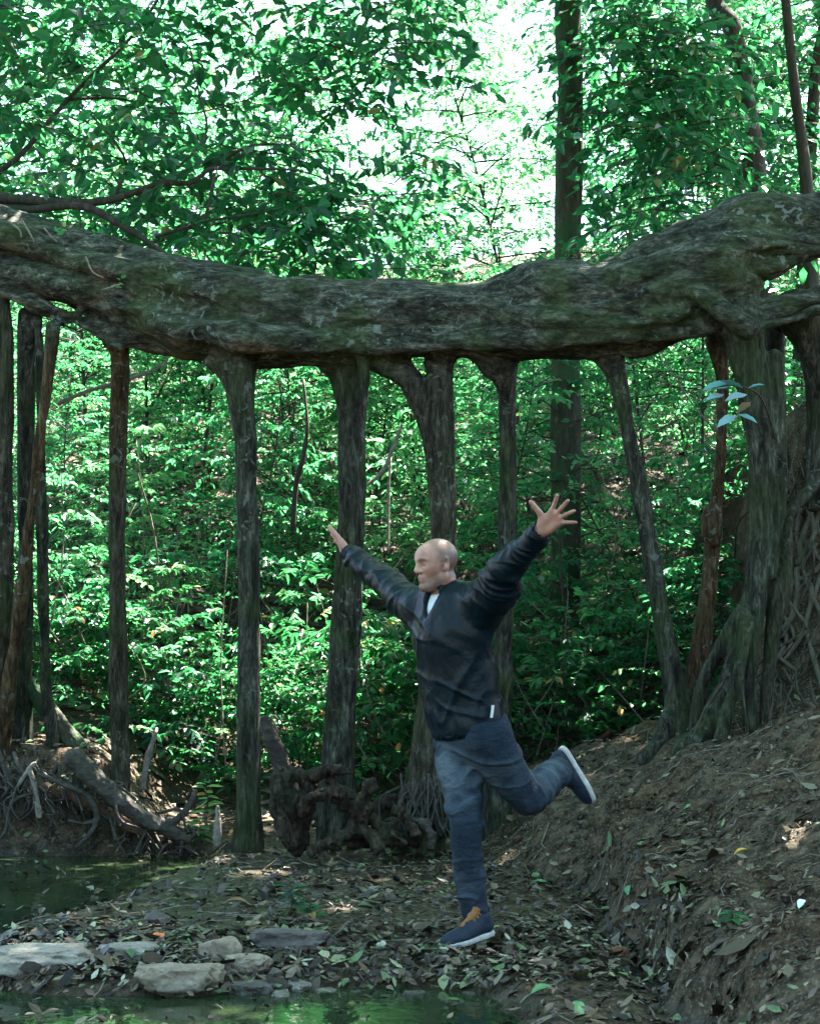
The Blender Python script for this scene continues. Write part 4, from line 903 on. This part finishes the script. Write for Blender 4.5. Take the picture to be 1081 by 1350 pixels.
for q, (a, b, w) in enumerate(((430, 1318, 30), (470, 1322, 22), (395, 1310, 40), (520, 1285, 24), (450, 1262, 26), (560, 1262, 20), (190, 1232, 18), (545, 1335, 30), (370, 1335, 34), (620, 1312, 22))):
    stone("small wet stone among the leaves at the pool edge", a, b, w, w * .5, 'stone_dark' if q % 2 else 'stone', 30 + q, .8, q, "small wet stones at the pool edge")
# crumbs of earth and gravel on the bank and the path
def crumbs(name, n, xr, yr, size, mat, keep):
    bm = bmesh.new(); bmesh.ops.create_icosphere(bm, subdivisions=1, radius=1.0); B = np.array([v.co for v in bm.verts]); BT = np.array([[v.index for v in f.verts] for f in bm.faces]); bm.free(); nb = len(B)
    x = rng.uniform(*xr, n); y = rng.uniform(*yr, n); k = keep(x, y) > rng.rand(n); x, y = x[k], y[k]; n = len(x); z = th(x, y); r = size * rng.lognormal(0, .55, n)
    V = B[None] * (1 + rng.normal(0, .22, (n, nb, 1))) * (r[:, None, None] * rng.uniform(.6, 1.2, (n, 1, 3))) + np.stack([x, y, z + r * .15], -1)[:, None]
    T = (BT[None] + (np.arange(n) * nb)[:, None, None]).reshape(-1, 3); tag(link(name, mk(name, V.reshape(-1, 3), None, T, (M[mat],), smooth=False)), kind="stuff")
crumbs("earth_crumbs", 9000, (.2, 3.2), (5.2, 11.0), .0085, 'soil', lambda x, y: .15 + .85 * ss((x - bank_toe(y) + .25) / .3) * ss((.9 - (x - bank_toe(y))) / .9 + .25))
crumbs("gravel", 1600, (-1.8, 1.0), (6.2, 10.5), .009, 'stone_dark', lambda x, y: (ground0(x, y) > WATER_Z - .03) * .8)
# single leaves that stand out
def fallen(label, px, py, lpx, mat, ang, wid=.5, tilt=(0, -.5, 1.0), curl=.15):
    p = on_ground(px, py); L = R_(lpx, p[1]); d = np.array((math.cos(ang), math.sin(ang) * .8, math.sin(ang) * .5)); nn = nrm(gnormal(np.array([p[0]]), np.array([p[1]]))[0] + np.array(tilt) * .6)
    d = nrm(d - nn * (d @ nn)); s = np.cross(nn, d); n = 9; tt = np.linspace(0, 1, n); w = np.sin(np.pi * np.clip(tt * .94 + .03, 0, 1)) ** .8 * L * wid * .5
    c = p + nn * .02 - d * L / 2 + d[None] * (tt * L)[:, None] - nn * (curl * L * (2 * tt - 1) ** 2)[:, None]
    V = np.concatenate([c + s * w[:, None] + nn * w[:, None] * .35, c, c - s * w[:, None] + nn * w[:, None] * .35]); V = np.vstack([V, V - nn * .0015])
    i = np.arange(n - 1); Q = np.vstack([np.stack([i, i + 1, n + i + 1, n + i], -1), np.stack([n + i, n + i + 1, 2 * n + i + 1, 2 * n + i], -1)]); Q = np.vstack([Q, Q[:, ::-1] + 3 * n])
    single("fallen_leaf", label, "leaf", V, Q, mat=M[mat])
fallen("white bleached leaf lying on the right bank", 1060, 1197, 24, 'white_leaf', .9, .6)
fallen("long green fallen leaf on the path below the raised knee", 714, 1168, 32, 'green_leaf', .25, .35)
fallen("bright green leaf on the bank to the right of the raised shoe", 910, 1068, 17, 'green_leaf', .2, .5)
fallen("green leaf on the brink of the eroded bank edge", 831, 1176, 16, 'green_leaf', 1.2, .6)
fallen("orange leaf on the wet litter right of the standing shoe", 762, 1291, 22, 'orange_leaf', .1, .5)
fallen("yellow leaf low on the right bank slope", 978, 1127, 20, 'yellow_leaf', .2, .4)
fallen("dead tan leaf on the litter above the dark boulder", 312, 1192, 32, 'brown_leaf', -.1, .35)
fallen("orange brown curled leaf standing up left of the tan stones", 210, 1240, 22, 'orange_leaf', 1.4, .7, (0, -1, .3))
fallen("upright green leaf at the right rim of the front pool", 762, 1335, 40, 'green_leaf', 1.6, .4, (0, -1, .2))
fallen("pale green leaf in front of the standing shoe", 716, 1310, 34, 'green_leaf', .4, .5)
# little plants
def small_plant(label, px, py, hpx, n, leaf, mat='leaf', Y0=5.0, lean=0.0, seed=0):
    r = np.random.RandomState(seed + 50); p = on_ground(px, py, Y0); h = R_(hpx, p[1]); t = thing("seedling", label, "plant", p)
    c = np.array([(p[0] + lean * h * s + .06 * h * math.sin(3 * s), p[1], p[2] + h * s, .0045 * (1 - .6 * s)) for s in np.linspace(-.05, 1, 7)]); V, Q, T = tube(c, 6); part("stem", t, V, Q, T, M['twig'])
    s = np.linspace(.35, 1, n); pos = np.stack([np.interp(s, np.linspace(-.05, 1, 7), c[:, k]) for k in range(3)], -1); a = np.arange(n) * 2.4 + r.rand(n) * .5
    d = np.stack([np.cos(a), np.sin(a), r.uniform(-.3, .4, n)], -1); V, Q = leaf_geo(pos, d, np.tile((0, -.2, 1.0), (n, 1)) + r.normal(0, .2, (n, 3)), leaf * r.uniform(.7, 1.2, n), leaf * .42 * np.ones(n), .2)
    part("leaves", t, V, Q, mat=M[mat], attrs={"tint": np.repeat(r.rand(n), 6)})
small_plant("dark green seedling growing from the litter above the dark boulder", 382, 1210, 46, 12, .085, 'leaf_dark', seed=1)
small_plant("lower broad leaved seedling right of the dark green seedling", 408, 1218, 24, 7, .09, 'leaf_dark', seed=2)
small_plant("tiny sprig rooted in the eroded right bank", 965, 1222, 20, 8, .07, 'leaf', seed=3)
small_plant("leafy clump at the stream edge beside the pale stub", 262, 1122, 40, 16, .10, 'leaf', seed=4, Y0=9.5)
small_plant("bright leafy sprig behind the upturned tip of the dark log", 270, 1095, 62, 16, .10, 'leaf_pale', seed=5, Y0=10.3)
# twig with bluish leaves reaching out in front of the thick root
tw = thing("leafy_twig", "thin twig with bluish leaves reaching out in front of the thick right root", "branch", P(1035, 640, 10.2))
V, Q, T = tube(spline([(*P(1040, 650, 10.15), .009), (*P(1020, 570, 9.85), .008), (*P(1000, 520, 9.6), .006), (*P(965, 508, 9.5), .005), (*P(938, 512, 9.45), .003)], 5), 6); part("stem", tw, V, Q, T, M['twig'])
V, Q, T = tube(spline([(*P(1000, 520, 9.6), .003), (*P(985, 535, 9.5), .003), (*P(970, 548, 9.45), .002)], 5), 6); part("stem", tw, V, Q, T, M['twig'])
lp = [((980, 512), (955, 500)), ((965, 508), (934, 510)), ((985, 512), (1003, 506)), ((972, 546), (994, 553)), ((970, 548), (950, 558)), ((955, 520), (935, 524)), ((985, 520), (962, 524)), ((990, 530), (975, 540))]
b = np.array([P(*q[0], 9.5) for q in lp]); e = np.array([P(*q[1], 9.46) for q in lp]); L = np.linalg.norm(e - b, axis=1) * 1.25
V, Q = leaf_geo(b, e - b, np.tile((.1, -.55, .9), (8, 1)) + rng.normal(0, .15, (8, 3)), L, L * .5, .12); part("leaves", tw, V, Q, mat=M['blue_leaf'], attrs={"tint": np.repeat(np.linspace(.2, 1, 8), 6)})
yl = spline([(*P(536, 772, 10.05), .012), (*P(547, 764, 10.0), .016), (*P(560, 752, 10.0), .012), (*P(575, 742, 10.05), .008)], 4); V, Q, T = tube(yl, 6)
# ------------------------------------------------------------------ forest
def sapling_meshes(name, seed, H, nbr, spread, leaf, nl, mat, nstem=1, low=.2, droop=.3, sub=5, bare=0):
    r = np.random.RandomState(seed); g = Geo(); st = []; dr = []; ln = []
    for q in range(nstem):
        lean = r.normal(0, .10, 2) + (0 if nstem == 1 else 1) * r.normal(0, .16, 2); hq = H * (1 if q == 0 else r.uniform(.6, .95)); n = 9; s = np.linspace(-.03, 1, n)
        c = np.stack([lean[0] * hq * s + .04 * hq * np.sin(s * 5 + r.rand() * 6) * s, lean[1] * hq * s + .04 * hq * np.sin(s * 4 + r.rand() * 6) * s, hq * s, .013 * (hq / 3) ** .8 * (1.15 - s)], -1)
        V, Q, T = tube(spline(c, 3), 6); g.add(V, Q, T)
        for b in range(nbr // nstem):
            t = low + (1 - low) * ((b + r.rand()) / (nbr // nstem)); p = np.array([np.interp(t, s, c[:, i]) for i in range(3)]); a = b * 2.4 + r.rand(); L = spread * r.uniform(.55, 1.1) * (1.25 - .75 * t)
            d = nrm((math.cos(a), math.sin(a), r.uniform(.05, .6))); k = np.linspace(0, 1, 5)[:, None]; bc = p + d * L * k - np.array((0, 0, .18 * L)) * k ** 2
            V, Q, T = tube(np.hstack([bc, .0065 * (H / 3) ** .6 * (1.1 - k)]), 5, cap=False); g.add(V, Q)
            for m in range(sub):
                f = .25 + .75 * m / max(sub - 1, 1); st.append(bc[0] * 0 + np.array([np.interp(f, k[:, 0], bc[:, i]) for i in range(3)])); sd_ = 1 if m % 2 else -1
                dd = nrm(d * (1.0 if m == sub - 1 else .55) + np.cross(d, (0, 0, 1)) * sd_ * (0.1 if m == sub - 1 else .9) + r.normal(0, .25, 3)); dr.append(dd); ln.append(L * r.uniform(.35, .6) * (1.1 - .4 * f))
    d1 = g.get(); stem = mk(name + "_stem", d1['V'], d1['Q'], d1['T'], (M['twig'],))
    gg = sprays(r, np.array(st), np.array(dr), np.array(ln), nl, leaf, droop, geo=Geo()); d2 = gg.get()
    return stem, mk(name + "_leaves", d2['V'], d2['Q'], d2['T'], (M[mat], M['twig']), midx=d2['midx'], attrs=d2['attrs'], smooth=False)
VAR = {
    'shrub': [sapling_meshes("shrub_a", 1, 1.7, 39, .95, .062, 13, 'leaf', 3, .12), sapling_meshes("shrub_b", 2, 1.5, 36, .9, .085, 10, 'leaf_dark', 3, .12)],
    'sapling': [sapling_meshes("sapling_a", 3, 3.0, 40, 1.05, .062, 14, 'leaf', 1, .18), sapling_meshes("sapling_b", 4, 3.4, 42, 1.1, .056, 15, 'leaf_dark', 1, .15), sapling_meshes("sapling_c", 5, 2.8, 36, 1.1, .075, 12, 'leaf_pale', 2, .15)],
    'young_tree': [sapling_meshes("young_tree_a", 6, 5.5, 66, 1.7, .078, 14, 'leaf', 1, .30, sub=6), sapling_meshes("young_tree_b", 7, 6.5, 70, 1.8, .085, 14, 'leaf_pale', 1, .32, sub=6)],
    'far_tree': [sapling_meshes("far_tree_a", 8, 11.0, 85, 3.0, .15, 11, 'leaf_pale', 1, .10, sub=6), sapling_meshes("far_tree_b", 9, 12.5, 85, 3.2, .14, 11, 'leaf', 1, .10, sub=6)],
}
rng = np.random.RandomState(77)
def plant(kind, v, name, label, cat, group, px, Y, sc, dx=0.0):
    x = (px - 540.5) / FPX * Y + dx; z = float(th(x, Y)) - .03; stem, lv = VAR[kind][v]
    t = thing(name, label, cat, (x, Y, z), group, rng.uniform(0, 6.28)); t.scale = (sc, sc, sc * rng.uniform(.9, 1.1))
    link("trunk", stem, t); link("crown", lv, t); return t
GAPS = [(-30, 'at the left edge beyond the pale grey root'), (108, 'between the thin left roots and the slim orange topped root'), (200, 'just right of the slim orange topped root'), (272, 'just left of the lichen dotted root'), (390, 'between the lichen dotted root and the seamed root'),
        (512, 'between the seamed root and the arched root'), (628, 'between the arched root and the smooth root'), (735, 'between the smooth root and the crooked root'), (905, 'between the crooked root and the reddish knotted root'), (1045, 'beyond the thick right root')]
for gi, (gx, where) in enumerate(GAPS):
    plant('shrub', gi % 2, "leafy_shrub", "low bushy shrub " + where, "shrub", "low shrubs behind the fig", gx + rng.uniform(-25, 25), 12.4 + rng.uniform(-.2, .9), rng.uniform(.8, 1.1))
    plant('sapling', gi % 3, "sapling", "slender sapling " + where, "sapling", "slender saplings behind the fig", gx + rng.uniform(-30, 30), 14.2 + rng.uniform(-.5, .9), rng.uniform(.85, 1.15))
    plant('young_tree', gi % 2, "young_tree", "tall young tree upslope " + where, "tree", "young trees up the slope", gx + rng.uniform(-30, 30), 17.0 + rng.uniform(-.8, 1.3), rng.uniform(.8, 1.05) * (.62 if gi in (5, 6) else 1))
# more saplings of the same kinds that nothing tells apart
for q in range(28):
    plant('sapling', q % 3, "sapling", "slender sapling half hidden among the leaves on the hillside", "sapling", "half hidden saplings on the hillside", -80 + 1240 * ((q * 1.0 % 14 + rng.rand()) / 14), rng.uniform(15.3, 19.5) if q < 14 else rng.uniform(20, 25), rng.uniform(.8, 1.2))
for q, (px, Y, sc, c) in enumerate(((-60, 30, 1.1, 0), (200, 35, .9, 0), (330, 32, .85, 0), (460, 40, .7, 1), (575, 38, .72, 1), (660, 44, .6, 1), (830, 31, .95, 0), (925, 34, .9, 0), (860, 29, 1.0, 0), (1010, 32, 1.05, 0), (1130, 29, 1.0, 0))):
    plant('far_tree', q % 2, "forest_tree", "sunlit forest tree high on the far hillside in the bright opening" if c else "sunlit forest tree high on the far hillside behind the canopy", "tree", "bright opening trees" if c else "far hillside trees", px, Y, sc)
# ground cover on the hillside: one mass
n = 12500; x = rng.uniform(-9, 9.5, n); y = 11.7 + 16 * rng.rand(n); pz = np.stack([x, y, 0 * x], -1); keep = (vn(pz * .55) + .5 * vn(pz * 1.7)) > -.22 - .3 * ss((y - 13.5) / 3); x, y = x[keep], y[keep]; n = len(x)
st = np.stack([x, y, th(x, y) + rng.uniform(.0, 1.0, n) ** 1.5], -1); a = rng.uniform(0, 6.28, n); dr = np.stack([np.cos(a), np.sin(a), rng.uniform(.1, 1.1, n)], -1)
d = sprays(rng, st, dr, rng.uniform(.25, .6, n), 12, .066, .35).get()
tag(link("undergrowth", mk("undergrowth", d['V'], d['Q'], d['T'], (M['leaf'], M['twig']), midx=d['midx'], attrs=d['attrs'], smooth=False)), kind="stuff")

# ---- big trees with trunks of their own
def ell_sprays(r, c, rad, n, leaf, nl, length, geo):
    v = nrm(r.normal(0, 1, (n, 3))) * (r.rand(n, 1) ** .45); cl = vn(v * 2.6 + r.rand() * 50); v = v[cl > -.35]; n = len(v)
    sprays(r, np.asarray(c) + v * np.asarray(rad), v * (1, 1, .3) + r.normal(0, .45, (n, 3)) * (1, 1, .5), length * r.uniform(.6, 1.3, n), nl, leaf, .3, geo=geo)
def px_sprays(r, n, xr, yr, Yr, leaf, nl, length, geo, dens=.0, scale=1.0):
    px = r.uniform(*xr, n); py = r.uniform(*yr, n); Y = r.uniform(*Yr, n); k = vn(np.stack([px / 90, py / 70, Y * .8], -1)) > dens; px, py, Y = px[k], py[k], Y[k]; n = len(px)
    st = np.array([P(a, b, c) for a, b, c in zip(px, py, Y)]); a = r.uniform(0, 6.28, n); dr = np.stack([np.cos(a), np.sin(a), r.uniform(-.25, .2, n)], -1)
    sprays(r, st, dr, length * r.uniform(.6, 1.3, n), nl, leaf, .25, geo=geo)
def big_tree(label, rows, mat, crown_fn, leafmat, limbs=(), seed=0, name="forest_tree", group=None):
    r = np.random.RandomState(seed); b = rows[0]; bx, by = b[0], b[1]; t = thing(name, label, "tree", (bx, by, float(th(bx, by))), group)
    g = Geo(); V, Q, T = tube(spline(rows, 10), 18, .10, seed); g.add(V, Q, T)
    for l in limbs: V, Q, T = tube(spline(l, 8), 8, .12, seed + 3); g.add(V, Q, T)
    d = g.get(); part("trunk", t, d['V'], d['Q'], d['T'], mat)
    gg = Geo(); crown_fn(r, gg); d = gg.get(); part("crown", t, d['V'], d['Q'], d['T'], (M[leafmat], M['twig']), midx=d['midx'], attrs=d['attrs'], smooth=False); return t
def trunk_rows(p, Y):  # pixel rows from the foot upwards (px, py, rpx)
    o = [(*P(a, b, Y), R_(c, Y)) for a, b, c in p]; x, y, z, r = o[0]; o[0] = (x, y, float(th(x, y)) - .15, r * 1.3); return o
def limbs_from(rows, c, n, r, rad):
    top = np.array(rows[-1]); out = []
    for q in range(n):
        e = np.asarray(c) + r.normal(0, .5, 3) * np.asarray(rad); s = top[:3] - np.array((0, 0, r.uniform(.2, 1.6))); m = (s + e) / 2 + r.normal(0, .2, 3); out.append([(*s, top[3] * .6), (*m, top[3] * .4), (*e, top[3] * .15)])
    return out
def canopy_tree(label, rowspx, Y, mat, c, rad, n, leafmat, extra=None, seed=0, leaf=.16, name="forest_tree", group=None):
    rows = trunk_rows(rowspx, Y); r = np.random.RandomState(seed + 900); tip = rows[-1]; rows.append((c[0] * .6 + tip[0] * .4, c[1] * .6 + tip[1] * .4, c[2] - .3, tip[3] * .7))
    def crown(r, g):
        ell_sprays(r, c, rad, n, leaf, 16, 1.0, g)
        if extra: extra(r, g)
    return big_tree(label, rows, M[mat], crown, leafmat, limbs_from(rows, c, 5, r, rad), seed, name, group)
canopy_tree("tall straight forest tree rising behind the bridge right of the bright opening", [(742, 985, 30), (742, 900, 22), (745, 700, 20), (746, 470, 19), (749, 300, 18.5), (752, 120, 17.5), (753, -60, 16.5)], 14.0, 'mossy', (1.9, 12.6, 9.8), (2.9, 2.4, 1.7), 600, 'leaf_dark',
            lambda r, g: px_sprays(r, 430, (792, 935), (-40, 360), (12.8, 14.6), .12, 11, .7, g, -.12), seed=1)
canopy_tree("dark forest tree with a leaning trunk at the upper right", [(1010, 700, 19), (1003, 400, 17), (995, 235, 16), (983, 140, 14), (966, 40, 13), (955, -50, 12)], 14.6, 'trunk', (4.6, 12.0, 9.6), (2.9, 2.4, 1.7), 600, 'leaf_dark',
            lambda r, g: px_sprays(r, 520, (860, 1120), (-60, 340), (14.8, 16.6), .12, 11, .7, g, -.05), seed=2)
canopy_tree("thin crooked forest tree near the right edge of the photo", [(1085, 600, 12), (1072, 400, 10), (1062, 230, 8), (1048, 120, 7), (1036, 0, 6.5), (1032, -60, 6)], 13.6, 'trunk', (5.2, 9.9, 9.4), (3.4, 2.4, 1.6), 640, 'leaf_dark', lambda r, g: (ell_sprays(r, (4.8, 14.0, 9.8), (1.9, 1.5, .9), 240, .17, 16, 1.0, g), ell_sprays(r, (4.9, 11.6, 9.0), (1.8, 1.6, .8), 240, .17, 16, 1.0, g)) and None or ell_sprays(r, (3.8, 6.6, 8.6), (3.8, 3.0, 1.4), 640, .16, 15, 1.0, g), seed=3)  # extra crown masses out of view, added to block sun and sky
canopy_tree("dark trunk standing in shade beyond the thick right root", [(1055, 800, 12), (1052, 600, 11), (1056, 450, 10), (1062, 300, 9), (1075, 100, 8), (1090, -60, 8)], 15.6, 'trunk', (4.6, 21.0, 11.8), (5.0, 4.6, 1.5), 800, 'leaf', seed=4)  # unseen wide crown, shifted off its trunk to dapple the hillside
# tree whose low limbs reach in from the left over the bridge
def left_crown(r, g):
    px_sprays(r, 1000, (-120, 450), (-120, 340), (10.9, 13.4), .125, 9, .6, g, .08)
    px_sprays(r, 420, (400, 560), (-60, 380), (11.2, 13.4), .115, 10, .6, g, .10)
    ell_sprays(r, (-3.0, 8.3, 7.8), (3.4, 3.2, 1.2), 520, .16, 15, 1.0, g)  # unseen leaves over the stream, added to darken the foreground
    ell_sprays(r, (-1.6, 13.2, 8.0), (3.4, 1.8, 1.0), 420, .15, 14, .9, g)  # unseen leaves above, added to shade the low limbs
Lr = [(-3.55, 11.6, 0.3, .16), (-3.5, 11.6, 2.0, .14), (-3.35, 11.55, 4.0, .12), (-3.2, 11.6, 6.0, .10), (-2.8, 11.8, 7.6, .06)]
def lp_(rows, k=.78): return [(*P(a, b, Y), R_(c * k, Y)) for a, b, c, Y in rows]
big_tree("tree outside the left edge reaching bare forking limbs over the bridge", Lr, M['trunk'], left_crown, 'leaf_dark', [
    lp_([(-165, 330, 14, 11.6), (-60, 262, 12, 11.2), (20, 262, 10, 11.0), (90, 268, 8.5, 11.0), (150, 262, 7, 11.0), (210, 242, 5.5, 11.0), (250, 240, 4.5, 11.0), (278, 222, 3.5, 11.05), (330, 192, 2.5, 11.1), (390, 190, 1.6, 11.2)]),
    lp_([(-60, 262, 9, 11.2), (30, 275, 7, 11.0), (110, 272, 7, 10.95), (165, 300, 6, 10.9), (200, 322, 5, 10.9), (235, 345, 4, 10.9), (270, 352, 2, 11.0)]),
    lp_([(278, 222, 3.2, 11.05), (345, 222, 2.6, 11.0), (400, 226, 1.8, 11.0), (450, 245, 1.2, 11.0)]), lp_([(283, 228, 3, 11.05), (275, 270, 2.8, 11.0), (262, 292, 2.6, 11.0), (205, 312, 3.2, 10.95)]),
    lp_([(262, 292, 2, 11.0), (310, 285, 2, 11.0), (360, 278, 1.2, 11.05)]), lp_([(210, 242, 3, 11.0), (270, 180, 2.2, 11.2), (262, 120, 1.6, 11.4), (250, 60, 1.2, 11.6)]),
    lp_([(-60, 262, 7, 11.2), (20, 210, 5, 11.4), (90, 130, 4, 11.8), (180, 40, 3, 12.2), (230, -40, 2.4, 12.4)]), lp_([(90, 130, 3, 11.8), (160, 130, 2.4, 11.9), (240, 150, 1.6, 12.0), (330, 130, 1, 12.1)]),
    lp_([(150, 262, 4, 11.0), (165, 210, 2.6, 11.2), (120, 150, 1.8, 11.4)])], seed=6, name="overhanging_tree")
# leaning bare branches among the saplings
for lb, rows, m in (("pale bare branch slanting up left of the slim orange topped root", [(76, 532, 4, 11.4), (120, 514, 3.6, 11.5), (170, 500, 3.4, 11.6), (215, 480, 2.6, 11.8), (225, 462, 1.8, 11.9)], 'stick'),
                    ("dark forked sapling stem between the lichen dotted root and the seamed root", [(386, 700, 5, 13.2), (390, 640, 4.6, 13.2), (400, 600, 4.2, 13.2), (405, 560, 3, 13.2), (400, 500, 2, 13.3)], 'trunk'),
                    ("pale fallen branch leaning between the seamed root and the arched root", [(484, 640, 3, 12.6), (506, 618, 3.4, 12.6), (530, 560, 2.6, 12.7)], 'stick'),
                    ("thin straight pale pole leaning in the gap left of the man", [(512, 730, 2, 12.7), (512, 660, 2.2, 12.7), (515, 600, 2, 12.8)], 'stick'),
                    ("pale leaning stick in the brush left of the lichen dotted root", [(182, 1050, 3, 11.5), (196, 1000, 3, 11.5), (207, 960, 2, 11.6)], 'stick'),
                    ("long thin vine hanging in front of the tall straight tree", [(742, 640, 2, 13.4), (738, 720, 2.4, 13.3), (750, 860, 2.6, 13.3), (770, 960, 3, 13.2), (782, 1010, 3, 13.1)], 'twig')):
    V, Q, T = tube(spline(lp_(rows), 6), 7, .15, 5); single("bare_branch", lb, "branch", V, Q, T, M[m])

# pale dry twigs and thin poles standing in the brush: one mass
g = Geo(); rng = np.random.RandomState(5)
for q in range(260):
    y0 = rng.uniform(11.8, 18); x0 = rng.uniform(-.27, .27) * y0; z0 = float(th(x0, y0)) + rng.uniform(0, .6); L = rng.uniform(.4, 1.6); a = rng.uniform(0, 6.28); e = rng.uniform(.2, 1.5); v = np.array((math.cos(a) * math.cos(e), math.sin(a) * math.cos(e), math.sin(e)))
    p = np.array((x0, y0, z0)); r = rng.uniform(.003, .010); m = p + v * L * .5 + rng.normal(0, .05, 3); V, Q, T = tube(spline([(*p, r), (*m, r * .8), (*(p + v * L), r * .4)], 4), 5); g.add(V, Q, T)
d = g.get(); tag(link("dry_twigs", mk("dry_twigs", d['V'], d['Q'], d['T'], (M['pale_twig'],))), kind="stuff")

# the forest goes on behind and beside the viewpoint: one unseen mass, added to shade the clearing
g = Geo(); rng = np.random.RandomState(15); n = 2600
a = rng.uniform(RAD(155), RAD(385), n); rad = rng.uniform(8, 12.5, n); c = np.stack([np.cos(a) * rad * .9, 3.5 + np.sin(a) * rad, rng.uniform(.2, 11, n)], -1); k = vn(c * .45) > -.25; c = c[k]; n = len(c)
d = sprays(rng, c, rng.normal(0, 1, (n, 3)) * (1, 1, .3), rng.uniform(.9, 1.6, n), 14, .26, .3, geo=g).get()
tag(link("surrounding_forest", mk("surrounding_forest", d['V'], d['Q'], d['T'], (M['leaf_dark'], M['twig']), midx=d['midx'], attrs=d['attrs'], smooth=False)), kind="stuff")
